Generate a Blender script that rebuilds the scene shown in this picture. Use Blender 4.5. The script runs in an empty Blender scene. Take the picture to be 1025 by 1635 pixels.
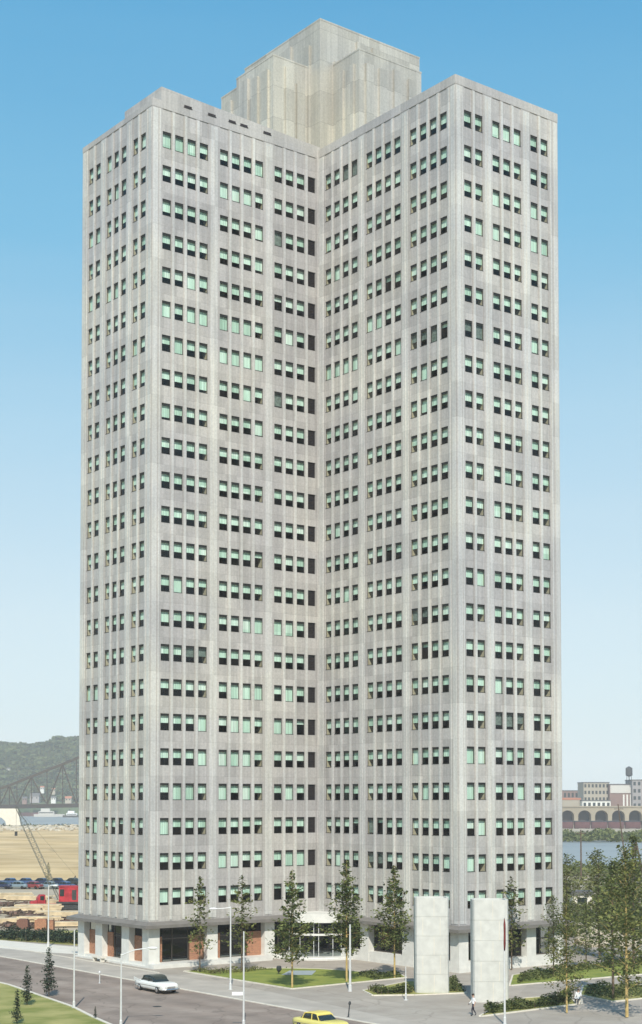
import bpy, bmesh, math, random
from mathutils import Vector, Matrix
R = math.radians
scene = bpy.context.scene
COL = scene.collection

# ------------------------------------------------------------------ camera
CAM = Vector((105.015, 135.696, 17.07)); YAW = R(232.834); PITCH = R(2.426)
FPX, PPX, PPY, PW, PH = 2423.5, 484.3, 1179.5, 1025.0, 1635.0
cd = bpy.data.cameras.new('camera'); cam = bpy.data.objects.new('camera', cd); COL.objects.link(cam)
cam.location = CAM; cam.rotation_euler = (math.pi/2 + PITCH, 0, YAW - math.pi/2)
cd.sensor_fit = 'VERTICAL'; cd.sensor_height = 36; cd.lens = 36*FPX/PH
cd.shift_x = (PW/2 - PPX)/PH; cd.shift_y = (PPY - PH/2)/PH
cd.clip_start = 0.5; cd.clip_end = 20000
scene.camera = cam
FW = Vector((math.cos(YAW)*math.cos(PITCH), math.sin(YAW)*math.cos(PITCH), math.sin(PITCH)))
RT = Vector((math.sin(YAW), -math.cos(YAW), 0)); UP = RT.cross(FW)
def ray(x, y): return FW + RT*((x-PPX)/FPX) - UP*((y-PPY)/FPX)
def at(x, y, z=0.0):                       # the ground point seen at a place of the photograph
    r = ray(x, y); t = (z-CAM.z)/r.z
    return CAM + r*t
def far(x, y, d): return CAM + ray(x, y)*d  # the point seen there at a given distance

# ------------------------------------------------------------------ world, sun, exposure
SUN_EL, SUN_AZ = R(42), R(54.3)
w = bpy.data.worlds.new('World'); scene.world = w; w.use_nodes = True
nt = w.node_tree; nt.nodes.clear()
sky = nt.nodes.new('ShaderNodeTexSky'); sky.sky_type = 'NISHITA'; sky.sun_disc = False
sky.sun_elevation = SUN_EL; sky.sun_rotation = math.pi/2 - SUN_AZ
sky.air_density = 1.0; sky.dust_density = 0.6; sky.ozone_density = 2.2; sky.altitude = 200
bg = nt.nodes.new('ShaderNodeBackground'); bg.inputs[1].default_value = 0.12
ow = nt.nodes.new('ShaderNodeOutputWorld')
# a clear summer sky: the physical sky, evened out towards the pale blue of the place's air
tcw = nt.nodes.new('ShaderNodeTexCoord'); spw = nt.nodes.new('ShaderNodeSeparateXYZ'); nt.links.new(tcw.outputs['Generated'], spw.inputs[0])
rw = nt.nodes.new('ShaderNodeValToRGB'); 
cn = nt.nodes.new('ShaderNodeTexNoise'); cn.inputs['Scale'].default_value = 1.6; cn.inputs['Detail'].default_value = 6; cmap = nt.nodes.new('ShaderNodeMapping'); cmap.inputs['Scale'].default_value = (1, 1, 9)
nt.links.new(tcw.outputs['Generated'], cmap.inputs[0]); nt.links.new(cmap.outputs[0], cn.inputs['Vector'])
ca_ = nt.nodes.new('ShaderNodeMath'); ca_.operation = 'MULTIPLY_ADD'; ca_.inputs[1].default_value = -.07; ca_.inputs[2].default_value = .035; nt.links.new(cn.outputs['Fac'], ca_.inputs[0])
cz_ = nt.nodes.new('ShaderNodeMath'); cz_.operation = 'ADD'; nt.links.new(ca_.outputs[0], cz_.inputs[0]); nt.links.new(spw.outputs['Z'], cz_.inputs[1]); nt.links.new(cz_.outputs[0], rw.inputs[0])   # thin drifting veils
for i, (p, c) in enumerate(((0.0,(.70,.82,.86)),(.12,(.66,.82,.88)),(.25,(.44,.72,.88)),(.36,(.20,.57,.83)),(.48,(.095,.44,.76)),(1.0,(.06,.22,.55)))):
    e = rw.color_ramp.elements[i] if i < 2 else rw.color_ramp.elements.new(p)
    e.position = p; e.color = (*c, 1)
sc_ = nt.nodes.new('ShaderNodeVectorMath'); sc_.operation = 'SCALE'; sc_.inputs['Scale'].default_value = 7.2; nt.links.new(rw.outputs[0], sc_.inputs[0])
mxw = nt.nodes.new('ShaderNodeMixRGB'); mxw.inputs[0].default_value = .8; nt.links.new(sky.outputs[0], mxw.inputs[1]); nt.links.new(sc_.outputs[0], mxw.inputs[2])
nt.links.new(mxw.outputs[0], bg.inputs[0]); nt.links.new(bg.outputs[0], ow.inputs[0])
sd = bpy.data.lights.new('sun', 'SUN'); sd.energy = 4.2; sd.angle = R(0.5); sd.color = (1.0, 0.95, 0.87)
so = bpy.data.objects.new('sun', sd); COL.objects.link(so)
SDIR = Vector((math.cos(SUN_EL)*math.cos(SUN_AZ), math.cos(SUN_EL)*math.sin(SUN_AZ), math.sin(SUN_EL)))
so.rotation_euler = (-SDIR).to_track_quat('-Z', 'Y').to_euler(); so.location = (0, 0, 200)
scene.view_settings.view_transform = 'Standard'; scene.view_settings.look = 'None'
scene.view_settings.exposure = 0.18; scene.view_settings.gamma = 1
scene.cycles.max_bounces = 8; scene.cycles.diffuse_bounces = 3; scene.cycles.glossy_bounces = 3
scene.cycles.transparent_max_bounces = 12; scene.cycles.volume_bounces = 1
scene.cycles.caustics_reflective = False; scene.cycles.caustics_refractive = False

# ------------------------------------------------------------------ materials
def newmat(name):
    m = bpy.data.materials.new(name); m.use_nodes = True
    n = m.node_tree; b = n.nodes['Principled BSDF']
    return m, n, b
def N(nt, t, **kw):
    n = nt.nodes.new(t)
    for k, v in kw.items(): setattr(n, k, v)
    return n
def mat(name, col, rough=0.7, metal=0.0, var=0.12, scale=3.0, bump=0.0, detail=4, col2=None, spec=0.4):
    """a procedural material: base colour broken up by two octaves of noise"""
    m, n, b = newmat(name); L = n.links.new
    tc = N(n, 'ShaderNodeTexCoord'); no = N(n, 'ShaderNodeTexNoise')
    no.inputs['Scale'].default_value = scale; no.inputs['Detail'].default_value = detail
    L(tc.outputs['Object'], no.inputs['Vector'])
    r = N(n, 'ShaderNodeValToRGB')
    c2 = col2 or [min(1, c*(1+var)) for c in col]; c1 = col if col2 else [c*(1-var) for c in col]
    r.color_ramp.elements[0].position = 0.32; r.color_ramp.elements[1].position = 0.68
    r.color_ramp.elements[0].color = (*c1, 1); r.color_ramp.elements[1].color = (*c2, 1)
    L(no.outputs['Fac'], r.inputs[0]); L(r.outputs[0], b.inputs['Base Color'])
    b.inputs['Roughness'].default_value = rough; b.inputs['Metallic'].default_value = metal
    b.inputs['Specular IOR Level'].default_value = spec
    if bump:
        bp = N(n, 'ShaderNodeBump'); bp.inputs['Strength'].default_value = bump; bp.inputs['Distance'].default_value = 0.1
        L(no.outputs['Fac'], bp.inputs['Height']); L(bp.outputs[0], b.inputs['Normal'])
    return m

def mat_cladding(name, col, var=0.07, joint=0.80, ph=0.0):
    """stainless/aluminium cladding: each storey-high panel its own slight tone, thin horizontal joints, faint streaks"""
    m, n, b = newmat(name); L = n.links.new
    tc = N(n, 'ShaderNodeTexCoord'); sp = N(n, 'ShaderNodeSeparateXYZ'); L(tc.outputs['Object'], sp.inputs[0])
    def cell(out, size, off):
        a = N(n, 'ShaderNodeMath', operation='ADD'); a.inputs[1].default_value = off; L(out, a.inputs[0])
        d = N(n, 'ShaderNodeMath', operation='DIVIDE'); d.inputs[1].default_value = size; L(a.outputs[0], d.inputs[0])
        f = N(n, 'ShaderNodeMath', operation='FLOOR'); L(d.outputs[0], f.inputs[0]); return f, d
    fx, _ = cell(sp.outputs['X'], 1.574, 500.33); fy, _ = cell(sp.outputs['Y'], 1.574, 500.21); fz, dz = cell(sp.outputs['Z'], 3.66, 100.9+ph)
    cb = N(n, 'ShaderNodeCombineXYZ'); L(fx.outputs[0], cb.inputs[0]); L(fy.outputs[0], cb.inputs[1]); L(fz.outputs[0], cb.inputs[2])
    wn = N(n, 'ShaderNodeTexWhiteNoise'); L(cb.outputs[0], wn.inputs['Vector'])
    st = N(n, 'ShaderNodeTexNoise'); st.inputs['Scale'].default_value = 1.0; st.inputs['Detail'].default_value = 5
    mp = N(n, 'ShaderNodeMapping'); mp.inputs['Scale'].default_value = (3.5, 3.5, 0.12); L(tc.outputs['Object'], mp.inputs[0]); L(mp.outputs[0], st.inputs['Vector'])
    big = N(n, 'ShaderNodeTexNoise'); big.inputs['Scale'].default_value = 0.09; big.inputs['Detail'].default_value = 3; L(tc.outputs['Object'], big.inputs['Vector'])
    fine = N(n, 'ShaderNodeTexNoise'); fine.inputs['Scale'].default_value = 4.5; fine.inputs['Detail'].default_value = 3; L(tc.outputs['Object'], fine.inputs['Vector'])
    def mr(src, lo, hi, a=0.0, c=1.0):
        q = N(n, 'ShaderNodeMapRange'); q.inputs[1].default_value = a; q.inputs[2].default_value = c
        q.inputs[3].default_value = lo; q.inputs[4].default_value = hi; L(src, q.inputs[0]); return q.outputs[0]
    fr = N(n, 'ShaderNodeMath', operation='FRACT'); L(dz.outputs[0], fr.inputs[0])
    jl = mr(fr.outputs[0], joint, 1.0, 0.0, 0.02)
    k = None
    for s in (mr(wn.outputs['Value'], 1-var, 1+var), mr(st.outputs['Fac'], 0.90, 1.08, .3, .7), mr(big.outputs['Fac'], .90, 1.08, .35, .65), mr(fine.outputs['Fac'], .91, 1.09, .3, .7), jl):
        if k is None: k = s
        else:
            mu = N(n, 'ShaderNodeMath', operation='MULTIPLY'); L(k, mu.inputs[0]); L(s, mu.inputs[1]); k = mu.outputs[0]
    hue = N(n, 'ShaderNodeMixRGB'); hue.inputs[1].default_value = (*col, 1)
    hue.inputs[2].default_value = (col[0]*1.02, col[1]*1.01, col[2]*0.95, 1); L(mr(big.outputs['Fac'], 0, 1, .4, .6), hue.inputs[0])
    mx = N(n, 'ShaderNodeMixRGB', blend_type='MULTIPLY'); mx.inputs[0].default_value = 1; L(hue.outputs[0], mx.inputs[1])
    cg = N(n, 'ShaderNodeCombineXYZ'); [L(k, cg.inputs[i]) for i in range(3)]; L(cg.outputs[0], mx.inputs[2])
    L(mx.outputs[0], b.inputs['Base Color'])
    b.inputs['Roughness'].default_value = 0.55; b.inputs['Metallic'].default_value = 0.15
    return m

def mat_leaf(name, c1, c2, scale=0.9):
    m, n, b = newmat(name); L = n.links.new
    tc = N(n, 'ShaderNodeTexCoord'); no = N(n, 'ShaderNodeTexNoise'); no.inputs['Scale'].default_value = scale; no.inputs['Detail'].default_value = 3
    L(tc.outputs['Object'], no.inputs['Vector'])
    r = N(n, 'ShaderNodeValToRGB'); r.color_ramp.elements[0].position = .35; r.color_ramp.elements[1].position = .65
    r.color_ramp.elements[0].color = (*c1, 1); r.color_ramp.elements[1].color = (*c2, 1); L(no.outputs['Fac'], r.inputs[0])
    L(r.outputs[0], b.inputs['Base Color']); b.inputs['Roughness'].default_value = .6; b.inputs['Specular IOR Level'].default_value = .25
    tr = N(n, 'ShaderNodeBsdfTranslucent'); L(r.outputs[0], tr.inputs[0])
    mx = N(n, 'ShaderNodeMixShader'); mx.inputs[0].default_value = .25
    L(b.outputs[0], mx.inputs[1]); L(tr.outputs[0], mx.inputs[2]); L(mx.outputs[0], n.nodes['Material Output'].inputs[0])
    return m

def mat_glass(name, tint, ior=1.3):
    m, n, b = newmat(name); L = n.links.new; n.nodes.remove(b)
    t = N(n, 'ShaderNodeBsdfTransparent'); t.inputs[0].default_value = (*tint, 1)
    g = N(n, 'ShaderNodeBsdfGlossy'); g.inputs['Roughness'].default_value = .03
    lw = N(n, 'ShaderNodeLayerWeight'); pw = N(n, 'ShaderNodeMath', operation='POWER'); L(lw.outputs['Facing'], pw.inputs[0]); pw.inputs[1].default_value = 4
    f = N(n, 'ShaderNodeMath', operation='MULTIPLY_ADD'); L(pw.outputs[0], f.inputs[0]); f.inputs[1].default_value = .6; f.inputs[2].default_value = (ior-1)*.12
    mx = N(n, 'ShaderNodeMixShader'); L(f.outputs[0], mx.inputs[0]); L(t.outputs[0], mx.inputs[1]); L(g.outputs[0], mx.inputs[2])
    L(mx.outputs[0], n.nodes['Material Output'].inputs[0]); return m

def mat_brick(name, c1, c2, mortar, scale=4.0):
    m, n, b = newmat(name); L = n.links.new
    tc = N(n, 'ShaderNodeTexCoord'); sp = N(n, 'ShaderNodeSeparateXYZ'); L(tc.outputs['Object'], sp.inputs[0])
    ad = N(n, 'ShaderNodeMath', operation='ADD'); L(sp.outputs['X'], ad.inputs[0]); L(sp.outputs['Y'], ad.inputs[1])
    cb = N(n, 'ShaderNodeCombineXYZ'); L(ad.outputs[0], cb.inputs[0]); L(sp.outputs['Z'], cb.inputs[1])
    br = N(n, 'ShaderNodeTexBrick'); br.inputs['Scale'].default_value = scale
    br.inputs['Color1'].default_value = (*c1, 1); br.inputs['Color2'].default_value = (*c2, 1); br.inputs['Mortar'].default_value = (*mortar, 1)
    br.inputs['Mortar Size'].default_value = .02; L(cb.outputs[0], br.inputs['Vector']); L(br.outputs[0], b.inputs['Base Color'])
    b.inputs['Roughness'].default_value = .85; return m

M = {}
M['clad'] = mat_cladding('cladding', (.462, .440, .422), var=.11)
M['fin'] = mat_cladding('fin_cladding', (.575, .565, .54), var=.09, joint=.85)
M['pent'] = mat_cladding('penthouse_cladding', (.48, .462, .412), var=.13, joint=.60, ph=1.2)
M['frame'] = mat('window_frame_and_head_shade', (.03, .032, .03), rough=.6, metal=.3, var=.05)  # frame metal, blackened so its head strip passes for reveal shadow
M['glass'] = mat_glass('window_glass', (.93, .98, .95))
M['shop'] = mat_glass('shop_glass', (.55, .60, .60), 1.45)
def mat_blind():
    m, n, b = newmat('mint_blind'); L = n.links.new
    tc = N(n, 'ShaderNodeTexCoord'); dv = N(n, 'ShaderNodeVectorMath', operation='DIVIDE'); dv.inputs[1].default_value = (1.574, 1.574, 1.9); L(tc.outputs['Object'], dv.inputs[0])
    fl = N(n, 'ShaderNodeVectorMath', operation='FLOOR'); L(dv.outputs[0], fl.inputs[0]); wn = N(n, 'ShaderNodeTexWhiteNoise'); L(fl.outputs[0], wn.inputs['Vector'])
    r = N(n, 'ShaderNodeValToRGB'); cs = ((0,(.44,.60,.49)),(.35,(.57,.74,.62)),(.75,(.65,.80,.69)),(1,(.74,.82,.74)))
    for i, (p, c) in enumerate(cs):
        e = r.color_ramp.elements[i] if i < 2 else r.color_ramp.elements.new(p)
        e.position = p; e.color = (*c, 1)
    L(wn.outputs['Value'], r.inputs[0]); no = N(n, 'ShaderNodeTexNoise'); no.inputs['Scale'].default_value = 1; mp = N(n, 'ShaderNodeMapping'); mp.inputs['Scale'].default_value = (7,7,.15)
    L(tc.outputs['Object'], mp.inputs[0]); L(mp.outputs[0], no.inputs['Vector']); mr = N(n, 'ShaderNodeMapRange'); mr.inputs[1].default_value = .35; mr.inputs[2].default_value = .65; mr.inputs[3].default_value = .78; mr.inputs[4].default_value = 1.08; L(no.outputs['Fac'], mr.inputs[0])
    vm = N(n, 'ShaderNodeVectorMath', operation='SCALE'); L(r.outputs[0], vm.inputs[0]); L(mr.outputs[0], vm.inputs['Scale']); L(vm.outputs[0], b.inputs['Base Color']); b.inputs['Roughness'].default_value = .9
    return m
M['blind'] = mat_blind()
M['curtain'] = mat('sheer_curtain', (.16, .19, .17), rough=.9, var=.3, scale=4)
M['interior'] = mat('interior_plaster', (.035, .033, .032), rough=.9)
M['partition'] = mat('cream_partition', (.50, .42, .30), rough=.9, var=.08)
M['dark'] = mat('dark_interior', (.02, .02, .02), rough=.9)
M['louver'] = mat('dark_louver', (.035, .028, .028), rough=.6, var=.3)
M['canopy'] = mat('canopy_metal', (.20, .185, .165), rough=.6, metal=.1, var=.12, scale=1.2)
M['stone'] = mat('pale_stone', (.68, .67, .61), rough=.7, var=.07, scale=1.5, bump=.1)
M['brick'] = mat_brick('orange_brick', (.40, .16, .08), (.24, .09, .05), (.55, .40, .26), 2.2)
M['white'] = mat('white_paint', (.80, .80, .78), rough=.45, var=.04)
M['mullion'] = mat('bronze_mullion', (.10, .085, .07), rough=.45, metal=.4)
M['paving'] = None
M['walk'] = mat('concrete_walk', (.44, .395, .33), rough=.85, var=.12, scale=.4, detail=8)
M['bright'] = mat('bright_concrete', (.72, .68, .58), rough=.85, var=.06, scale=.6)
M['kerb'] = mat('kerb_stone', (.68, .63, .52), rough=.85, var=.10, scale=2)
def mat_worn(name, c1, c2, patch, crack_scale, crack, band=None):
    m, n, b = newmat(name); L = n.links.new
    tc = N(n, 'ShaderNodeTexCoord'); sp = N(n, 'ShaderNodeSeparateXYZ'); L(tc.outputs['Object'], sp.inputs[0])
    no = N(n, 'ShaderNodeTexNoise'); no.inputs['Scale'].default_value = patch; no.inputs['Detail'].default_value = 10; no.inputs['Roughness'].default_value = .65; L(tc.outputs['Object'], no.inputs['Vector'])
    r = N(n, 'ShaderNodeValToRGB'); r.color_ramp.elements[0].position = .36; r.color_ramp.elements[1].position = .64
    r.color_ramp.elements[0].color = (*c1, 1); r.color_ramp.elements[1].color = (*c2, 1); L(no.outputs['Fac'], r.inputs[0]); col = r.outputs[0]
    def mul(fac_out):
        nonlocal col
        v = N(n, 'ShaderNodeVectorMath', operation='SCALE'); L(col, v.inputs[0]); L(fac_out, v.inputs['Scale']); col = v.outputs[0]
    def ramp(src, a, c, lo, hi):
        q = N(n, 'ShaderNodeMapRange'); q.inputs[1].default_value = a; q.inputs[2].default_value = c; q.inputs[3].default_value = lo; q.inputs[4].default_value = hi; L(src, q.inputs[0]); return q.outputs[0]
    wob = N(n, 'ShaderNodeTexNoise'); wob.inputs['Scale'].default_value = .6; wob.inputs['Detail'].default_value = 4; L(tc.outputs['Object'], wob.inputs['Vector'])
    ad = N(n, 'ShaderNodeVectorMath', operation='ADD'); L(tc.outputs['Object'], ad.inputs[0]); L(wob.outputs['Color'], ad.inputs[1])
    vo = N(n, 'ShaderNodeTexVoronoi', feature='DISTANCE_TO_EDGE'); vo.inputs['Scale'].default_value = crack_scale; L(ad.outputs[0], vo.inputs['Vector']); mul(ramp(vo.outputs['Distance'], 0, .018, crack, 1))
    vc = N(n, 'ShaderNodeTexVoronoi'); vc.inputs['Scale'].default_value = crack_scale*.6; L(tc.outputs['Object'], vc.inputs['Vector']); sv = N(n, 'ShaderNodeSeparateXYZ'); L(vc.outputs['Color'], sv.inputs[0]); mul(ramp(sv.outputs[0], 0, 1, .90, 1.08))
    if band:                                   # the worn, oily middle of each lane
        dv = N(n, 'ShaderNodeMath', operation='MULTIPLY_ADD'); dv.inputs[1].default_value = 6.2832/band; dv.inputs[2].default_value = 1.2; L(sp.outputs['X'], dv.inputs[0])
        si = N(n, 'ShaderNodeMath', operation='SINE'); L(dv.outputs[0], si.inputs[0]); mul(ramp(si.outputs[0], -1, 1, .88, 1.06))
    L(col, b.inputs['Base Color']); b.inputs['Roughness'].default_value = .92; b.inputs['Specular IOR Level'].default_value = .25
    return m
M['asphalt'] = mat_worn('asphalt', (.26, .205, .165), (.335, .275, .225), .25, .22, .72, 3.6)
M['paving'] = mat_worn('plaza_paving', (.36, .315, .26), (.43, .385, .32), .3, .16, .80)
M['lawn'] = mat('lawn_grass', (.16, .21, .035), rough=.95, scale=.55, detail=9, col2=(.27, .29, .055), bump=.3)
M['verge'] = mat('verge_grass', (.17, .20, .035), rough=.95, scale=.3, detail=9, col2=(.40, .36, .13), bump=.3)
M['earth'] = mat('bare_earth', (.36, .30, .20), rough=.95, scale=.04, detail=10, col2=(.50, .42, .30))
M['sand'] = mat_worn('sand', (.50, .34, .15), (.72, .53, .28), .03, .012, .78, 70)
M['water'] = mat('river_water', (.27, .28, .26), rough=.4, var=.15, scale=.02, detail=6, bump=.15)
M['forest'] = mat('far_woods', (.035, .075, .030), rough=.95, scale=.02, detail=10, col2=(.12, .15, .06), bump=.6)
M['bark'] = mat('bark', (.13, .095, .06), rough=.9, var=.3, scale=6)
M['stake'] = mat('wrapped_trunk', (.50, .36, .14), rough=.9, var=.2, scale=4)
M['leaf'] = mat_leaf('tree_leaves', (.045, .070, .020), (.21, .235, .07))
M['leaf_olive'] = mat_leaf('olive_leaves', (.055, .078, .020), (.24, .25, .075))
M['needle'] = mat_leaf('spruce_needles', (.022, .042, .026), (.060, .085, .045))
M['hedge'] = mat_leaf('hedge_leaves', (.045, .065, .018), (.17, .19, .06), 1.2)
M['cover'] = mat_leaf('cover_leaves', (.10, .09, .045), (.22, .23, .07), .8)
M['tyre'] = mat('tyre_rubber', (.015, .015, .015), rough=.85)
M['chrome'] = mat('chrome', (.62, .62, .62), rough=.18, metal=.9, var=.03)
M['carglass'] = mat('car_glass', (.02, .03, .03), rough=.06, var=.2, spec=.6)
M['lens'] = mat('lamp_lens', (.75, .74, .68), rough=.2)
M['tail'] = mat('tail_lens', (.42, .03, .02), rough=.3)
def paint(name, c): return mat(name, c, rough=.28, var=.04, scale=1.0, spec=.6)
M['cream'] = paint('white_car_paint', (.80, .80, .74)); M['yellow'] = paint('yellow_car_paint', (.85, .68, .16)); M['black'] = paint('black_roof_paint', (.03, .04, .035))
M['yellowgreen'] = paint('yellow_green_car_paint', (.70, .62, .18)); M['green'] = paint('green_car_paint', (.28, .42, .12))
M['blue'] = paint('blue_car_paint', (.05, .09, .19)); M['navy'] = paint('navy_car_paint', (.02, .03, .07)); M['teal'] = paint('grey_car_paint', (.18, .24, .27)); M['maroon'] = paint('maroon_car_paint', (.22, .04, .04))
M['red'] = mat('red_machine_paint', (.42, .03, .04), rough=.55, var=.3, scale=1.5)
M['boom'] = mat('boom_steel', (.13,.14,.12), rough=.8); M['steel'] = mat('dark_steel', (.045, .05, .05), rough=.7, var=.3)
M['chord'] = mat('bridge_chord_paint', (.075, .07, .065), rough=.7); M['truss'] = mat('bridge_steel', (.045, .045, .05), rough=.7, var=.2)
M['lumber'] = mat('raw_lumber', (.62, .50, .32), rough=.9, var=.25, scale=.8)
M['pole'] = mat('aluminium_pole', (.66, .66, .63), rough=.45, metal=.2, var=.06)
M['wood'] = mat('pole_timber', (.12, .085, .06), rough=.9, var=.3)
M['flag'] = mat('dark_red_cloth', (.17, .03, .025), rough=.9, var=.3)
M['skin'] = mat('skin', (.50, .31, .22), rough=.6, var=.05); M['hair'] = mat('dark_hair', (.03, .02, .015), rough=.7)
M['shirt'] = mat('white_shirt', (.78, .78, .76), rough=.9, var=.05); M['trousers'] = mat('dark_trousers', (.035, .035, .05), rough=.9)
M['shoe'] = mat('shoe_leather', (.02, .016, .012), rough=.5)
M['facade_white'] = mat('chalky_white', (.55, .53, .48), rough=.9); M['facade_cream'] = mat('cream_facade', (.32, .275, .20), rough=.85, var=.12, scale=.05); M['facade_beige'] = mat('beige_facade', (.36, .32, .25), rough=.85, var=.12, scale=.05); M['facade_brown'] = mat('brown_facade', (.22, .14, .115), rough=.9, var=.15, scale=.05)
M['facade_grey'] = mat('grey_facade', (.30, .28, .27), rough=.9, var=.15, scale=.05); M['roof_red'] = mat('red_roof', (.42, .17, .10), rough=.9)
M['roof_grey'] = mat('grey_roof', (.12, .12, .12), rough=.9); M['wagon'] = mat('wagon_brown', (.12, .055, .055), rough=.85, var=.35, scale=.15)
M['pond'] = mat('blue_grey_slab', (.34, .40, .42), rough=.4, var=.08)
M['rock'] = mat('pale_rock', (.48, .42, .31), rough=.9, var=.2, scale=.3)

# ------------------------------------------------------------------ mesh helpers
class MB:
    def __init__(s): s.v = []; s.f = []; s.m = []
    def poly(s, pts, mi=0):
        b = len(s.v); s.v += [tuple(p) for p in pts]; s.f.append(tuple(range(b, b+len(pts)))); s.m.append(mi)
    def hexa(s, p, mi=0):                     # p: 4 bottom then 4 top, anticlockwise from above
        b = len(s.v); s.v += [tuple(q) for q in p]
        for f in ((3,2,1,0),(4,5,6,7),(0,1,5,4),(1,2,6,5),(2,3,7,6),(3,0,4,7)):
            s.f.append(tuple(b+i for i in f)); s.m.append(mi)
    def box(s, x0, y0, z0, x1, y1, z1, mi=0):
        x0, x1 = min(x0,x1), max(x0,x1); y0, y1 = min(y0,y1), max(y0,y1); z0, z1 = min(z0,z1), max(z0,z1)
        s.hexa([(x0,y0,z0),(x1,y0,z0),(x1,y1,z0),(x0,y1,z0),(x0,y0,z1),(x1,y0,z1),(x1,y1,z1),(x0,y1,z1)], mi)
    def obox(s, c, size, rz=0, mi=0):         # box standing at c (base centre), turned about z
        a, b_ = math.cos(rz), math.sin(rz); hx, hy = size[0]/2, size[1]/2
        q = [(c[0]+a*x-b_*y, c[1]+b_*x+a*y) for x, y in ((-hx,-hy),(hx,-hy),(hx,hy),(-hx,hy))]
        s.hexa([(x,y,c[2]) for x,y in q]+[(x,y,c[2]+size[2]) for x,y in q], mi)
    def tube(s, pts, rad, n=8, mi=0, caps=True):
        pts = [Vector(p) for p in pts]
        if not hasattr(rad, '__len__'): rad = [rad]*len(pts)
        b = len(s.v)
        for i, p in enumerate(pts):
            d = (pts[min(i+1,len(pts)-1)]-pts[max(i-1,0)]).normalized()
            u = d.orthogonal() if abs(d.z) < .999 else Vector((1,0,0)); u = (u - d*u.dot(d)).normalized(); v_ = d.cross(u)
            for k in range(n):
                a = 2*math.pi*k/n; s.v.append(tuple(p+(u*math.cos(a)+v_*math.sin(a))*rad[i]))
        for i in range(len(pts)-1):
            for k in range(n):
                k2 = (k+1)%n; s.f.append((b+i*n+k, b+i*n+k2, b+(i+1)*n+k2, b+(i+1)*n+k)); s.m.append(mi)
        if caps:
            s.f.append(tuple(b+k for k in reversed(range(n)))); s.m.append(mi)
            s.f.append(tuple(b+(len(pts)-1)*n+k for k in range(n))); s.m.append(mi)
    def bar(s, a, b_, w, mi=0): s.tube([a, b_], w/2, 4, mi)
    def prism(s, poly, z0, z1, mi=0):
        n = len(poly); b = len(s.v)
        s.v += [(p[0],p[1],z0) for p in poly]+[(p[0],p[1],z1) for p in poly]
        s.f.append(tuple(b+i for i in reversed(range(n)))); s.f.append(tuple(b+n+i for i in range(n))); s.m += [mi,mi]
        for i in range(n):
            j = (i+1)%n; s.f.append((b+i,b+j,b+n+j,b+n+i)); s.m.append(mi)
    def loft(s, rings, mi=0, caps=True):
        n = len(rings[0]); b = len(s.v)
        for r in rings: s.v += [tuple(p) for p in r]
        for i in range(len(rings)-1):
            for k in range(n):
                k2 = (k+1)%n; s.f.append((b+i*n+k,b+i*n+k2,b+(i+1)*n+k2,b+(i+1)*n+k)); s.m.append(mi)
        if caps:
            s.f.append(tuple(b+k for k in reversed(range(n)))); s.f.append(tuple(b+(len(rings)-1)*n+k for k in range(n))); s.m += [mi,mi]
    def build(s, name, mats, parent=None, smooth=False, loc=None):
        if not isinstance(mats, (list, tuple)): mats = [mats]
        me = bpy.data.meshes.new(name); me.from_pydata(s.v, [], s.f)
        for m in mats: me.materials.append(m)
        me.polygons.foreach_set('material_index', s.m)
        if smooth: me.polygons.foreach_set('use_smooth', [True]*len(s.f))
        me.update()
        o = bpy.data.objects.new(name, me); COL.objects.link(o)
        if parent: o.parent = parent
        if loc: o.location = loc
        return o
def fixn(o):
    bm = bmesh.new(); bm.from_mesh(o.data); bmesh.ops.recalc_face_normals(bm, faces=bm.faces); bm.to_mesh(o.data); bm.free(); return o
def tag(o, label=None, cat=None, group=None, kind=None):
    for k, v in (('label',label),('category',cat),('group',group),('kind',kind)):
        if v: o[k] = v
    return o
def empty(name, loc, rz=0, **kw):
    o = bpy.data.objects.new(name, None); o.empty_display_size = .2; COL.objects.link(o); o.location = loc; o.rotation_euler = (0,0,rz)
    return tag(o, **kw)
def copy_tree(o, parent=None):
    c = o.copy(); COL.objects.link(c)
    if parent: c.parent = parent
    for ch in list(o.children): copy_tree(ch, c)
    return c
def structure(name, mb, m): return tag(mb.build(name, m), kind='structure')
def sheet(name, pts, z, m):
    mb = MB(); mb.poly([(p[0],p[1],z) for p in pts]); o = fixn(mb.build(name, m))
    if o.data.polygons[0].normal.z < 0: o.data.flip_normals()
    return tag(o, kind='structure')

# ================================================================== THE SETTING
sheet('ground', [(-4200,-4200),(4200,-4200),(4200,4200),(-4200,4200)], -0.03, M['earth'])
def P2(x, y): p = at(x, y); return (p.x, p.y)
sheet('sand_field', [P2(-700,1318.5), P2(330,1318.5), P2(330,1408), P2(-700,1408)], -0.012, M['sand'])
sheet('river', [P2(-900,1317), P2(640,1317), P2(640,1302), P2(-900,1302)], 0.0, M['water'])
sheet('side_river', [P2(860,1386), P2(1140,1380), P2(1300,1342), P2(800,1342)], 0.0, M['water'])
sheet('plaza', [(29.1,-40),(29.1,140),(-40,140),(-40,-15.2),(14,-15.2),(14,-40)], 0.0, M['paving'])
sheet('sidewalk', [(29.1,-80),(29.1,70),(23.9,23.6),(23.9,-80)], 0.006, M['walk'])
sheet('concrete_path', [P2(-60,1497),P2(0,1501),P2(60,1507),P2(124,1512),P2(124,1524),P2(60,1520),P2(0,1514),P2(-60,1509)], 0.014, M['bright'])
sheet('road', [(29.4,-150),(29.4,160),(60,160),(48.5,45),(45.9,34),(44.7,28.6),(43,22),(40.4,5),(38,-60),(37,-150)], -0.004, M['asphalt'])
sheet('grass_verge', [(48.7,45),(46.1,34),(44.9,28.6),(43.2,22),(40.6,5),(38.2,-60),(90,-60),(90,45)], 0.05, M['verge'])
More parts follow.
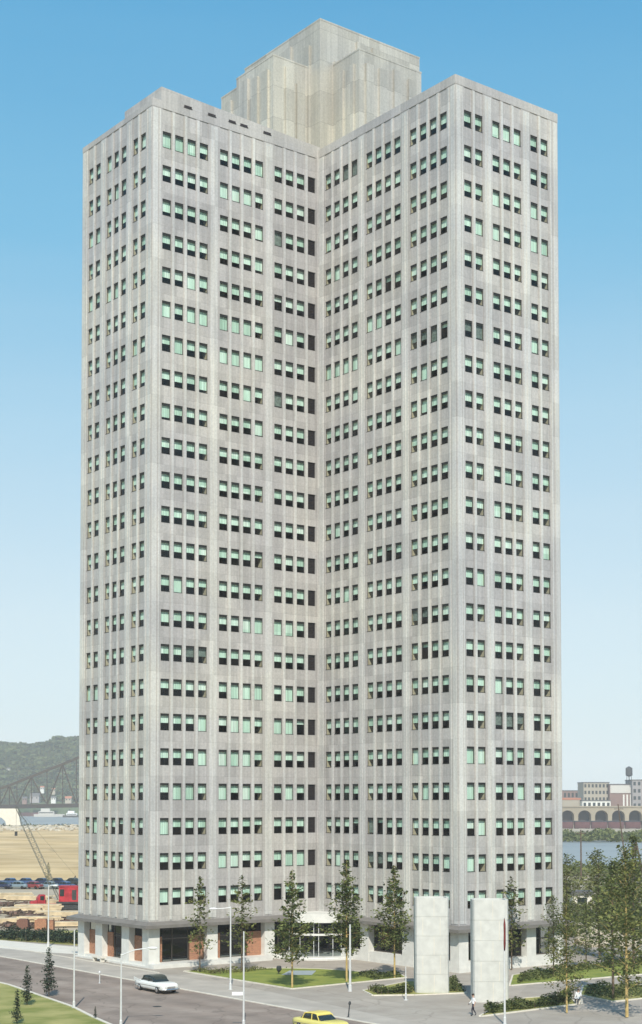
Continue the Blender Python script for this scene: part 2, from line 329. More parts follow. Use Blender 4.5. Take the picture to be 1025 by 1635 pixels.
mb = MB(); mb.box(29.1,-150,-.12,29.4,160,.05); structure('kerb', mb, M['kerb'])
mb = MB()
vk = [(38.2,-60),(40.6,5),(43.2,22),(44.9,28.6),(46.1,34),(48.7,45)]
for a, b in zip(vk, vk[1:]): mb.hexa([(a[0]-.2,a[1],-.1),(a[0]+.1,a[1],-.1),(b[0]+.1,b[1],-.1),(b[0]-.2,b[1],-.1),(a[0]-.2,a[1],.10),(a[0]+.1,a[1],.10),(b[0]+.1,b[1],.10),(b[0]-.2,b[1],.10)])
structure('verge_kerb', mb, M['kerb'])
mb = MB(); mb.box(23.72,-80,-.05,23.9,4.5,.05); structure('pavement_edge', mb, M['kerb'])
# lawns and planting beds, each with its pale kerb
def bordered(name, pts, m, z=.07, kw=.16):
    sheet(name, pts, z, m)
    mb = MB(); n = len(pts); c = Vector((sum(p[0] for p in pts)/n, sum(p[1] for p in pts)/n))
    for i in range(n):
        a, b = Vector(pts[i]), Vector(pts[(i+1)%n]); d = (b-a).normalized(); o_ = Vector((d.y,-d.x))
        if (a-c).dot(o_) < 0: o_ = -o_
        a2, b2 = a+o_*kw, b+o_*kw
        q = [a, b, b2, a2]
        mb.hexa([(p.x,p.y,-.05) for p in q]+[(p.x,p.y,.10) for p in q])
    fixn(structure(name+'_kerb', mb, M['kerb']))
LAWN = [(21.2,5.2),(21.2,23.4),(7.0,22.9),(5.6,20.4),(6.8,18),(9.2,11.6),(12.6,8.4),(16.2,7.0)]
bordered('lawn', LAWN, M['lawn'])
LAWNR = [(3.4,33.7),(-2.8,27.9),(-12,25.7),(-30,25.6),(-36,36),(-13.7,35)]
bordered('side_lawn', LAWNR, M['lawn'])
BED1 = [(16.8,28.4),(18.3,31.6),(15.2,33.5),(10.6,35.2),(4.6,27.4),(9,25.6)]
BED2 = [(19.9,46.9),(8.4,46.5),(4.7,42),(9,41.2),(13.8,42.8)]
BED3 = [(3.5,42.6),(4.6,47.2),(0.2,47.4),(-12,45),(-6,40.6),(-1.9,38)]
bordered('planting_bed', BED1, M['verge']); bordered('planting_bed_front', BED2, M['verge']); bordered('planting_bed_side', BED3, M['verge'])
sheet('lawn_slab', [P2(449,1558),P2(462,1551),P2(505,1551),P2(498,1558)], .085, M['pond'])

# ================================================================== THE TOWER
G0 = 88.7                                     # head of the topmost windows
FLO, NR, WH, WW, PIT = 3.66, 23, 1.76, 1.11, 1.574
LL, LR_, WD = 22.26, 23.05, 15.1
tower = empty('office_tower', (0,0,0), label='tall cruciform office tower of pale metal panels with rows of grouped mint blinded windows', cat='office building')
rng = random.Random(7)
class Face:
    def __init__(s, o, u, n, length): s.o = Vector(o); s.u = Vector(u); s.n = Vector(n); s.len = length
    def p(s, u, n, z): q = s.o + s.u*u + s.n*n; return (q.x, q.y, z)
    def box(s, mb, u0, u1, n0, n1, z0, z1, mi=0):
        a, b = s.p(u0,n0,z0), s.p(u1,n1,z1); mb.box(a[0],a[1],z0,b[0],b[1],z1,mi)
FB = Face((LL,0,0),(-1,0,0),(0,1,0),LL); FC = Face((0,0,0),(0,1,0),(1,0,0),LR_)
FA = Face((LL,-WD,0),(0,1,0),(1,0,0),WD); FD = Face((0,LR_,0),(-1,0,0),(0,1,0),WD)
def cols(u0, groups, gap):
    out = []; c = 0
    for g, k in enumerate(groups):
        out.append([u0+(c+i)*PIT+g*gap for i in range(k)]); c += k
    return out
FACES = {'B':(FB, cols(1.307,[4,4,4],1.078)), 'C':(FC, cols(1.279,[4,4,4],1.013)), 'A':(FA, cols(1.41,[2,3,2],.917)), 'D':(FD, cols(1.205,[2,3,2],.917))}
ZB, ZFIN, ZPAR = 4.62, G0+2.4, G0+3.35        # foot of the cladding, top of the fins, parapet
SP, GL = -0.05, -0.15                         # spandrel plane, glass plane
wall = MB(); fins = MB(); louvs = []; inter = MB(); part = MB()
heads = [G0 - FLO*k for k in range(NR)]
for key, (F, gr) in FACES.items():
    flat = [u for g in gr for u in g]
    # uprights between the window columns, standing proud of the spandrels
    edges = [0.0]+[x for u in flat for x in (u, u+WW)]+[F.len]
    for i in range(0, len(edges), 2):
        a, b = edges[i], edges[i+1]
        end = (i == 0 or i == len(edges)-2)
        F.box(wall, a+(.001 if end else 0), b-(.001 if end else 0), -.20, 0, ZB, ZFIN)
        if not end and b-a < .8:
            F.box(fins, (a+b)/2-.14, (a+b)/2+.14, 0.0, .085, ZB+.25, ZFIN-.12)
        elif not end:
            F.box(fins, (a+b)/2-.46, (a+b)/2+.46, 0.0, .05, ZB+.25, ZFIN-.15)
            F.box(fins, (a+b)/2-.05, (a+b)/2+.05, .05, .11, ZB+.25, ZFIN-.5)
        else:
            q = b-.34 if i == 0 else a+.34
            F.box(fins, q-.09, q+.09, 0.0, .07, ZB+.25, ZFIN-.12)
            q = a+.42 if i == 0 else b-.42
            if b-a > .9: F.box(fins, q-.30, q+.30, 0.0, .045, ZB+.25, ZFIN-.12)
    # spandrels
    for u in flat:
        zs = [ZFIN]+[z for h in heads for z in (h, h-WH)]+[ZB]
        for i in range(0, len(zs), 2): F.box(wall, u, u+WW, -.20, SP, zs[i+1], zs[i])
    # partitions between the groups (they show through the end windows)
    for i in range(len(gr)+1):
        a = gr[i-1][-1]+WW+.06 if i > 0 else .45
        b = gr[i][0]-.06 if i < len(gr) else F.len-.45
        if key == 'B' and i == len(gr): continue
        F.box(part, a, b, -1.05, -.204, ZB, G0+.2)
wall.box(-.001,-.001,ZB+.01,.34,.16,ZFIN-.02); fins.box(-.002,.161,ZB+.25,.09,.9,ZFIN-.12)
# parapet bands
FA.box(wall, 0, WD, -.40, .03, ZFIN, ZPAR-.35); FC.box(wall, .0, LR_, -.40, .03, ZFIN, ZPAR); FD.box(wall, .0, WD, -.40, .03, ZFIN, ZPAR)
# the parapet of the front face rises towards its outer end, set back at the corner
b0, b1 = FB.p(0,.03,0), FB.p(LL,.03,0)
wall.hexa([(LL,-.42,ZFIN),(LL,.03,ZFIN),(.03,.03,ZFIN),(.03,-.42,ZFIN)][::-1]+[(LL,-.42,ZPAR-.1),(LL,.03,ZPAR-.1),(.03,.03,ZPAR-.1),(.03,-.42,ZPAR-.1)][::-1])
wall.hexa([(21.15,-7.65,ZPAR-.34),(21.15,.031,ZPAR-.095),(-.2,.031,ZPAR-.095),(-.2,-7.65,ZPAR-.34)][::-1]+[(21.15,-7.65,G0+4.78),(21.15,.031,G0+4.72),(-.2,.031,G0+3.75),(-.2,-7.65,G0+3.76)][::-1])
# roofs and the sides one does not see from the street
wall.box(-WD+.02,-WD+.42,ZFIN-.2,LL-.41,-.41,ZFIN+.3); wall.box(-WD+.42,-.40,ZFIN-.21,-.41,LR_-.41,ZFIN+.31)
wall.box(-WD,-WD,ZB,LL-.401,-WD+.4,ZPAR-.36); wall.box(-WD,-WD+.41,ZB,-WD+.4,LR_-.401,ZPAR-.02)
wall.box(-WD-22,-WD-.0,-.05,-WD-.01,-.02,ZPAR-.03); wall.box(-WD+.01,-WD-22,-.05,-.02,-WD-.01,ZPAR-.03)
wall_o = wall.build('wall', M['clad'], tower); fins.build('fin', M['fin'], tower)
# penthouse: a tall core with two lower arms that show
PT = G0+19.0
def pent_block(name, x0, y0, x1, y1, z0, z1, ribs):
    mb = MB(); mb.box(x0,y0,z0,x1,y1,z1); mb.box(x0-.03,y0-.03,z1-.16,x1+.03,y1+.03,z1+.03)
    for ax, q, h in ribs:                       # panels standing slightly proud on the faces to the street
        if ax == 'y': mb.box(q-.55, y1, z0, q+.55, y1+.26, z1-h)
        else: mb.box(x1, q-.55, z0, x1+.26, q+.55, z1-h)
    return mb.build(name, M['pent'], tower)
pz = ZFIN+.1
pent_block('penthouse', -15.6, -15.2, -.3, -.02, pz, PT, [('y',-2.9,4.5),('y',-6.2,1.2),('y',-8.6,1.2),('y',-11.0,3.6),('x',-2.4,2.5),('x',-6.0,1.2),('x',-8.6,1.2),('x',-11,1.2)])
pent_block('penthouse_arm', -.299, -9.6, 4.8, -2.2, pz+.003, G0+14.1, [('y',1.0,2.5),('y',2.6,1.0),('x',-3.6,1.5),('x',-5.6,1.5),('x',-7.6,1.0)])
pent_block('penthouse_arm', -.298, -12.8, 4.8, -9.601, pz+.005, G0+13.0, [('x',-11,1.2)])
pent_block('penthouse_arm', -11.6, -.019, -2.2, 4.8, pz+.007, G0+14.1, [('y',-3.6,1.5),('y',-5.6,1.5),('y',-7.8,1.0),('y',-10,1.5),('x',1.5,1.5),('x',3.4,1.5)])
# storeys seen through the glass
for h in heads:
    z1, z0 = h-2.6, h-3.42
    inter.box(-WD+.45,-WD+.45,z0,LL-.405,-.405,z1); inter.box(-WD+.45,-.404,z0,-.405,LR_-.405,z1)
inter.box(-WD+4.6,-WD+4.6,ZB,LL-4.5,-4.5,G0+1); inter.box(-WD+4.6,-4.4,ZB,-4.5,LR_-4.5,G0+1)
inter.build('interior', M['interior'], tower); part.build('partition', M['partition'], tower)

# windows: frame, pane and blind; the hundred that show largest are parts of their own
FULL = {'B':{(0,0),(0,1),(0,2),(1,4),(1,5),(1,6),(5,0),(5,2),(5,3),(5,4),(5,5),(5,6),(6,1),(6,4),(6,5),(6,6),(6,7),(7,6),(14,6),(14,7),(14,8),(14,9),(16,5),(16,6),(16,7),(16,9),(17,3),(17,5),(17,6),(17,8),(17,9),(18,3),(18,4),(18,5),(18,6),(19,1),(19,2),(19,4),(19,6),(19,9),(20,0),(21,4),(21,9),(21,10)},
        'C':{(5,4),(5,5),(6,0),(6,1),(6,2),(6,3),(7,9),(13,2),(18,8),(19,9),(21,1)},
        'D':{(0,2),(0,3),(0,4),(3,1),(3,2),(3,5),(3,6),(2,2),(16,2),(18,0),(18,1),(19,0),(20,1),(21,0)}, 'A':{(2,0),(2,1),(4,0),(4,3),(19,0),(20,1)}}
SHEER = {'B':{(15,2),(15,3),(2,8),(7,8)}, 'C':{(0,2),(0,3),(6,8),(6,9),(6,10),(14,8),(14,9),(21,4),(21,5),(20,4)}, 'D':{(6,0),(6,1),(17,2),(17,3),(17,4)}, 'A':set()}
wins = []
for key, (F, gr) in FACES.items():
    ci = -1
    for gi, g in enumerate(gr):
        for u in g:
            ci += 1
            for k, h in enumerate(heads):
                if key == 'B' and ci == 11: louvs.append((F,u,h)); continue
                c = F.o+F.u*(u+.5); v = Vector((c.x,c.y,h-.9))-CAM; d = v.length
                area = abs(v.normalized().dot(F.n))/(d*d)
                wins.append((area, F, u, h, key, ci, k))
wins.sort(key=lambda t: -t[0])
def frame_geo(mb, F, u, h, mi=0):
    t = .035
    F.box(mb,u,u+WW,GL-.03,GL+.035,h-.23,h,mi); F.box(mb,u-.0,u+WW,GL-.03,SP+.03,h-WH,h-WH+t,mi)  # deep near-black head strip stands in for the shadow under the reveal
    F.box(mb,u,u+t,GL-.025,GL+.02,h-WH+t,h-.23,mi); F.box(mb,u+WW-t,u+WW,GL-.025,GL+.02,h-WH+t,h-.23,mi)
def pane_geo(mb, F, u, h, mi=0):
    mb.poly([F.p(u+.04,GL,h-WH+.04),F.p(u+WW-.04,GL,h-WH+.04),F.p(u+WW-.04,GL,h-.04),F.p(u+.04,GL,h-.04)], mi)
def blind_geo(mb, F, u, h, st, r, mi=0, mi2=0):
    d = {'full':WH-.05,'half':WH*r.uniform(.54,.60),'sheer':WH*r.uniform(.55,.95)}[st]
    if st == 'half' and r.random() < .06: d = WH*r.uniform(.3,.95)
    n = 12; a, b = u-.13, u+WW+.13; m_ = mi2 if st == 'sheer' else mi
    for i in range(n):                          # shallow pleats
        a0, a1 = a+(b-a)*i/n, a+(b-a)*(i+1)/n; n0, n1 = (-.315,-.34) if i%2 else (-.34,-.315)
        mb.poly([F.p(a0,n0,h-d),F.p(a1,n1,h-d),F.p(a1,n1,h+.18),F.p(a0,n0,h+.18)], m_)
stuff = MB()
for i, (_, F, u, h, key, ci, k) in enumerate(wins):
    st = 'full' if (k,ci) in FULL[key] else 'sheer' if (k,ci) in SHEER[key] else 'half'
    if st == 'half' and rng.random() < .012: st = 'full'
    if i < 100:
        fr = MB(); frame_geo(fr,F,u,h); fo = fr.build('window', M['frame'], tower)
        pa = MB(); pane_geo(pa,F,u,h); pa.build('pane', M['glass'], fo)
        bl = MB(); blind_geo(bl,F,u,h,st,rng); bl.build('curtain' if st == 'sheer' else 'blind', M['curtain'] if st == 'sheer' else M['blind'], fo)
    else:
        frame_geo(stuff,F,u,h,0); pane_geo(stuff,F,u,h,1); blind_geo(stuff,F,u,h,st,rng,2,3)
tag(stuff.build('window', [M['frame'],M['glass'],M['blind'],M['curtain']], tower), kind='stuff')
for F, u, h in louvs:
    mb = MB(); F.box(mb,u,u+WW,-.38,-.30,h-WH-.05,h,0)
    for j in range(9): F.box(mb,u+.03,u+WW-.03,-.299,-.22,h-WH+.05+j*.185,h-WH+.11+j*.185,0)
    mb.build('louver', M['louver'], tower)
for x0, x1 in ((17.3,18.26),(14.2,15.19),(11.54,12.46),(9.94,10.91),(6.76,7.76)):
    mb = MB(); mb.box(x0,.025,G0+3.33,x1,.045,G0+3.55,0); mb.box(x0-.05,.02,G0+3.26,x1+.05,.10,G0+3.325,0); mb.build('attic_vent', M['louver'], tower)

# ground floor: canopy skirt, stone piers, brick returns, dark glass set back
GZ = 4.1; FLR = .42; CO = .95; BR = {'A':(.55,0),'B':(.12,.30)}
mb = MB()
def skirt(F, e0, e1, c0, c1):                   # sloping canopy along one face; e: wall ends, c: outer ends
    w0, w1 = F.p(e0,.02,4.72), F.p(e1,.02,4.72); o0, o1 = F.p(c0,CO,4.42), F.p(c1,CO,4.42)
    q0, q1 = F.p(c0,CO,GZ), F.p(c1,CO,GZ); b0, b1 = F.p(e0,-.5,GZ), F.p(e1,-.5,GZ)
    mb.poly([w0,w1,o1,o0]); mb.poly([o0,o1,q1,q0]); mb.poly([q0,q1,b1,b0])
skirt(FB,0,LL,-CO,LL-CO); skirt(FC,0,LR_,CO,LR_+CO); skirt(FA,0,WD,-CO,WD+CO); skirt(FD,0,WD,-CO,WD+CO)
mb.box(-WD,-WD,GZ+.01,LL-.02,-.02,ZB-.01); mb.box(-WD,-.03,GZ+.012,-.02,LR_-.02,ZB-.012)
fixn(mb.build('canopy', M['canopy'], tower))
PIERS = {'B':[(.008,1.33),(7.28,8.61),(14.81,16.14)], 'A':[(.001,1.4),(3.9,5.4),(9.55,11.1),(13.79,WD-.008)], 'C':[(7.4,8.8),(14.34,16.1),(21.75,LR_-.009)], 'D':[(.009,1.3),(4.7,6.0),(9.62,11.0),(13.8,WD-.001)]}
RD = -.80
def brickpart(F, *a):
    q = MB(); F.box(q, *a); q.build('brick_return', M['brick'], tower)
for key, (F, _) in FACES.items():
    for a, b in PIERS[key]:
        pm = MB(); F.box(pm,a,b,-.79,-.002,0,GZ-.001); F.box(pm,a-.03 if a>.1 else a,b+.03 if b<F.len-.1 else b,-.795,.02,0,FLR+.12); pm.build('pier', M['stone'], tower)
    ps = PIERS[key]
    bays = [(ps[i][1], ps[i+1][0]) for i in range(len(ps)-1)]
    if key == 'C': bays = [(4.2,7.4)]+bays
    if key == 'B': bays.append((16.14,18.2))
    for a, b in bays:
        sill = FLR+.05 if key in 'AB' else 1.15
        dep = RD if key in 'AB' else -.9
        g = MB(); g.poly([F.p(a-.05,dep,sill),F.p(b+.05,dep,sill),F.p(b+.05,dep,GZ),F.p(a-.05,dep,GZ)])
        sw = g.build('shop_window', M['shop'], tower)
        fm = MB(); nm = 3 if b-a > 4 else 2
        for i in range(nm+1):
            u = a+(b-a)*i/nm; F.box(fm,u-.04,u+.04,dep-.05,dep+.06,sill,GZ-.003)
        F.box(fm,a,b,dep-.04,dep+.05,2.75,2.85); F.box(fm,a,b,dep-.05,dep+.08,sill-.06,sill+.03)
        fm.build('frame', M['mullion'], sw)
        if key in 'AB':
            fl_, fr_ = BR[key]; fl_ = .28 if key == 'A' and b-a > 3.5 else fl_
            if fl_: brickpart(F,a+.002,a+(b-a)*fl_,dep-.25,dep+.12,FLR,3.05)  # brick stops short; dark glass above it stands in for canopy shade
            if fr_ and b < 16: brickpart(F,b-(b-a)*fr_,b-.002,dep-.25,dep+.12,FLR,3.05)
        else:
            dd = MB(); F.box(dd,a,b,dep-.1,-.06,0,sill-.07); dd.build('dado', M['stone'], tower)
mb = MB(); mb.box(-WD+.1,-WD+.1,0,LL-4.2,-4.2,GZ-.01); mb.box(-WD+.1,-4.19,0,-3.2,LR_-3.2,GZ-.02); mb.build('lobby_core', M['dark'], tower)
mb = MB(); mb.box(-WD,-WD,-.02,LL-.03,-.03,FLR); mb.box(-WD,-.031,-.02,-.03,LR_-.03,FLR-.004)
mb.box(7.5,-.029,-.02,LL+.35,1.55,FLR-.002); mb.box(LL-.029,-WD,-.02,LL+.349,-.03,.16); mb.build('plinth', M['stone'], tower)
# rounded entrance in the inner corner
ent = MB(); er = 4.1; n = 12
arc = [(math.cos(math.pi/2*i/n), math.sin(math.pi/2*i/n)) for i in range(n+1)]
ent.prism([(-.3,-.3)]+[(c*(er+.7),s*(er+.7)) for c,s in arc], 3.95, 4.95)
eo = ent.build('entrance_canopy', M['stone'], tower)
g = MB()
for (c0,s0),(c1,s1) in zip(arc, arc[1:]): g.poly([(c0*er,s0*er,.25),(c1*er,s1*er,.25),(c1*er,s1*er,3.95),(c0*er,s0*er,3.95)])
eg = g.build('entrance_glass', M['shop'], tower)
fm = MB()
for i in (0,3,6,7,10,12): c,s = arc[i]; fm.bar((c*er,s*er,.25),(c*er,s*er,3.95),.09)
fm.build('mullion', M['pole'], eg)
tm = MB()
for (c0,s0),(c1,s1) in zip(arc, arc[1:]): tm.hexa([(c0*(er-.06),s0*(er-.06),2.5),(c0*(er+.12),s0*(er+.12),2.5),(c1*(er+.12),s1*(er+.12),2.5),(c1*(er-.06),s1*(er-.06),2.5)]+[(c0*(er-.06),s0*(er-.06),2.72),(c0*(er+.12),s0*(er+.12),2.72),(c1*(er+.12),s1*(er+.12),2.72),(c1*(er-.06),s1*(er-.06),2.72)])
fixn(tm.build('transom', M['stone'], eg))
st = MB()
for k, (rr, zt) in enumerate(((6.2,.12),(5.6,.25))): st.prism([(-.2+k*.003,-.2+k*.003)]+[(c*rr,s*rr) for c,s in arc], -.02, zt)
fixn(st.build('entrance_step', M['stone'], tower))

# ================================================================== PYLONS, LAMPS, STREET FURNITURE
def pylon(loc, r, h, label):
    root = empty('vent_pylon', loc, label=label, cat='pylon', group='panelled slab pylons in front of the tower')
    n = 40; mb = MB(); zs = [0.0]
    ca, sa = math.cos(YAW), math.sin(YAW)
    def se(a): c, s_ = math.cos(a), math.sin(a); k = (abs(c)**7+abs(s_)**7)**(-1/7); return k*c, k*s_
    def ring(rr, z):
        out = []
        for i in range(n): c, s_ = se(2*math.pi*i/n); c *= rr*.8; s_ *= rr*.985; out.append((c*ca-s_*sa, c*sa+s_*ca, z))
        return out
    band = h/5.0; rings = []
    for k in range(5):
        z0, z1 = k*band, (k+1)*band
        rings += [ring(r, z0+.022), ring(r, z1-.022), ring(r-.03, z1-.02), ring(r-.03, z1+.02)] if k < 4 else [ring(r, z0+.03), ring(r, h), ring(r-.22, h), ring(r-.22, h-.5)]
    mb.loft([ring(r, -.05)]+rings); mb.build('shaft', M['pyl'], root)
    rb = MB(); rr_ = r
    for k in range(5):
        for y in ((-.45,.55) if k%2 else (-.1,)):
            c, s_ = -rr_*.8, y*r
            rb.hexa([(q_*ca-p_*sa, q_*sa+p_*ca, z) for z in (k*band+.05, (k+1)*band-.05) for q_, p_ in ((c-.012,s_-.02),(c+.2,s_-.02),(c+.2,s_+.02),(c-.012,s_+.02))])
    rb.build('seam', M['kerb'], root)
    return root
M['pyl'] = mat('pylon_metal', (.57, .565, .51), rough=.8, metal=0, var=.08, scale=1.6, detail=7)
p = at(690, 1587); pylon((p.x-.9, p.y-1.1, 0), 1.56, 8.55, 'pale panelled slab pylon nearer the entrance lawn, without a pole in front')
p = at(784, 1601); pylon((p.x-.9, p.y-1.1, 0), 1.58, 8.75, 'pale panelled slab pylon behind the pole with the dark red flag')

def lamp_post(loc, h, label, arm=None, head=True, r=.07, sign=None):
    root = empty('street_lamp', loc, label=label, cat='street lamp', group='slender pale lamp poles along the street')
    mb = MB(); mb.tube([(0,0,0),(0,0,.05),(0,0,.06),(0,0,.55),(0,0,.6),(0,0,h)], [.2,.2,r*1.7,r*1.6,r*1.15,r*.7], 10); mb.build('pole', M['pole'], root)
    if arm:
        d, L, rise = arm; dv = Vector(d).normalized()
        am = MB(); am.tube([Vector((0,0,h-.12)), Vector((0,0,h-.12))+dv*L*.5+Vector((0,0,rise*.75)), Vector((0,0,h-.12))+dv*L+Vector((0,0,rise))], [.05,.045,.035], 8); am.build('arm', M['pole'], root)
        c = Vector((0,0,h-.12+rise))+dv*L
    else: c = Vector((0,0,h)); dv = Vector((1,0,0))
    if head:
        lm = MB(); q = dv.cross(Vector((0,0,1)))
        rings = []
        for t, w_, hh in ((-.1,.04,.03),(0,.10,.06),(.22,.16,.10),(.5,.14,.09),(.66,.05,.03)):
            rings.append([c+dv*t+q*(w_*math.cos(2*math.pi*k/10))+Vector((0,0,hh*math.sin(2*math.pi*k/10))) for k in range(10)])
        lm.loft(rings); lh = fixn(lm.build('lamp_head', M['white'], root, smooth=True))
        gl = MB(); gl.loft([[c+dv*t+q*(w_*math.cos(2*math.pi*k/8))+Vector((0,0,-.08+.05*math.sin(2*math.pi*k/8))) for k in range(8)] for t, w_ in ((.05,.02),(.15,.11),(.4,.11),(.52,.02))]); fixn(gl.build('lens', M['lens'], lh))
    if sign:
        sm = MB(); z, sx = sign; sm.box(-.02,-.02,z,.04,.04,z+.3); sm.obox((RT.x*-.42,RT.y*-.42,z), (.95,.05,.26), math.atan2(RT.y,RT.x)); sm.build('sign_plate', M['white'], root)
    return root
imr = (RT.x, RT.y, 0); iml = (-RT.x, -RT.y, 0)
lamp_post(at(118,1610), 6.5, 'pale pole without an arm on the verge kerb at the far left of the street', head=False, sign=None)
lamp_post(at(193,1641), 5.6, 'pale pole with an arm reaching towards the tower corner, in front of the brick bays', arm=(imr, 2.1, .55))
lamp_post(at(368,1580), 7.6, 'pale pole at the lawn corner with its lamp arm towards the tower', arm=(iml, 1.3, -.1), r=.075)
lamp_post(at(389,1641), 7.3, 'pale pole in front of the lawn carrying a white plate low on its shaft', head=False, sign=(2.45,1))
lamp_post(at(559,1583), 6.05, 'pale pole standing before the pine by the entrance', head=False, r=.1)
lamp_post(at(648,1597), 2.9, 'short thin pale pole just before the slab pylon', head=False, r=.05)
g_ = at(806,1636)
lamp_post(g_, 8.1, 'pale pole carrying a furled dark red flag before the second pylon', head=False, r=.07)
fl = empty('furled_flag', (g_.x+.03, g_.y+.05, 5.7), label='furled dark red flag hanging along a pale pole', cat='flag')
mb = MB(); mb.tube([(0,0,0),(.05,.06,.5),(.02,.04,1.3),(.05,.06,2.0),(0,0,2.45)], [.05,.09,.08,.085,.03], 8); mb.build('cloth', M['flag'], fl, smooth=True)
mb = MB(); mb.tube([(0,0,2.4),(0,0,2.5)], [.04,.04], 6); mb.build('clip', M['chrome'], fl)
lamp_post(at(77,1512), 7.3, 'pale pole beside the grass strip near the red machines', arm=(imr,.5,.1), r=.09)

def meter(loc, label, lean=0, m='steel', h=1.15):
    root = empty('parking_meter', loc, label=label, cat='parking meter'); root.rotation_euler = (0, lean, 0)
    mb = MB(); mb.tube([(0,0,0),(0,0,.04),(0,0,.05),(0,0,h)], [.11,.11,.05,.045], 8); mb.build('post', M[m], root)
    hm = MB(); hm.loft([[(w_*math.cos(2*math.pi*k/10), d*math.sin(2*math.pi*k/10), h+z) for k in range(10)] for z,w_,d in ((0,.05,.04),(.06,.11,.08),(.2,.12,.085),(.28,.08,.06),(.32,.02,.02))]); hm.build('meter_head', M[m], root, smooth=True)
meter(at(556,1624), 'dark leaning parking meter on the plaza kerb near the yellow car', R(-8), 'steel', .95)
meter(at(159,1570), 'short pale parking meter on the kerb left of the white car', 0, 'pole', .85)
mc = empty('manhole_cover', (at(251,1607).x, at(251,1607).y, 0), label='dark round manhole cover in the road near the white car', cat='manhole cover')
mb = MB(); mb.tube([(0,0,-.05),(0,0,.008)], .38, 20); mb.build('lid', M['steel'], mc)
mb = MB(); [mb.box(-.25,y-.015,.006,.25,y+.015,.016) for y in (-.2,-.1,0,.1,.2)]; mb.build('grip', M['steel'], mc)
bn = empty('concrete_bench', (23.1,-8.9,0), math.pi/2, label='pale concrete bench beside the brick bays at the tower foot', cat='bench')
mb = MB(); mb.box(-1.1,-.3,.40,1.1,.3,.56); mb.build('seat', M['bright'], bn)
for x in (-.8,.8):
    mb = MB(); mb.box(x-.12,-.25,0,x+.1,.2,.398); mb.build('leg', M['bright'], bn)
pl = empty('floor_light', (at(445,1556).x, at(445,1556).y, .07), label='small dark lawn floodlight beside the blue grey slab', cat='floodlight')
mb = MB(); mb.tube([(0,0,0),(0,0,.25)], .05, 8); mb.build('stem', M['steel'], pl)
mb = MB(); mb.tube([(0,0,.2),(.0,.05,.45),(.05,.1,.75)], [.12,.27,.24], 10); mb.build('hood', M['steel'], pl)

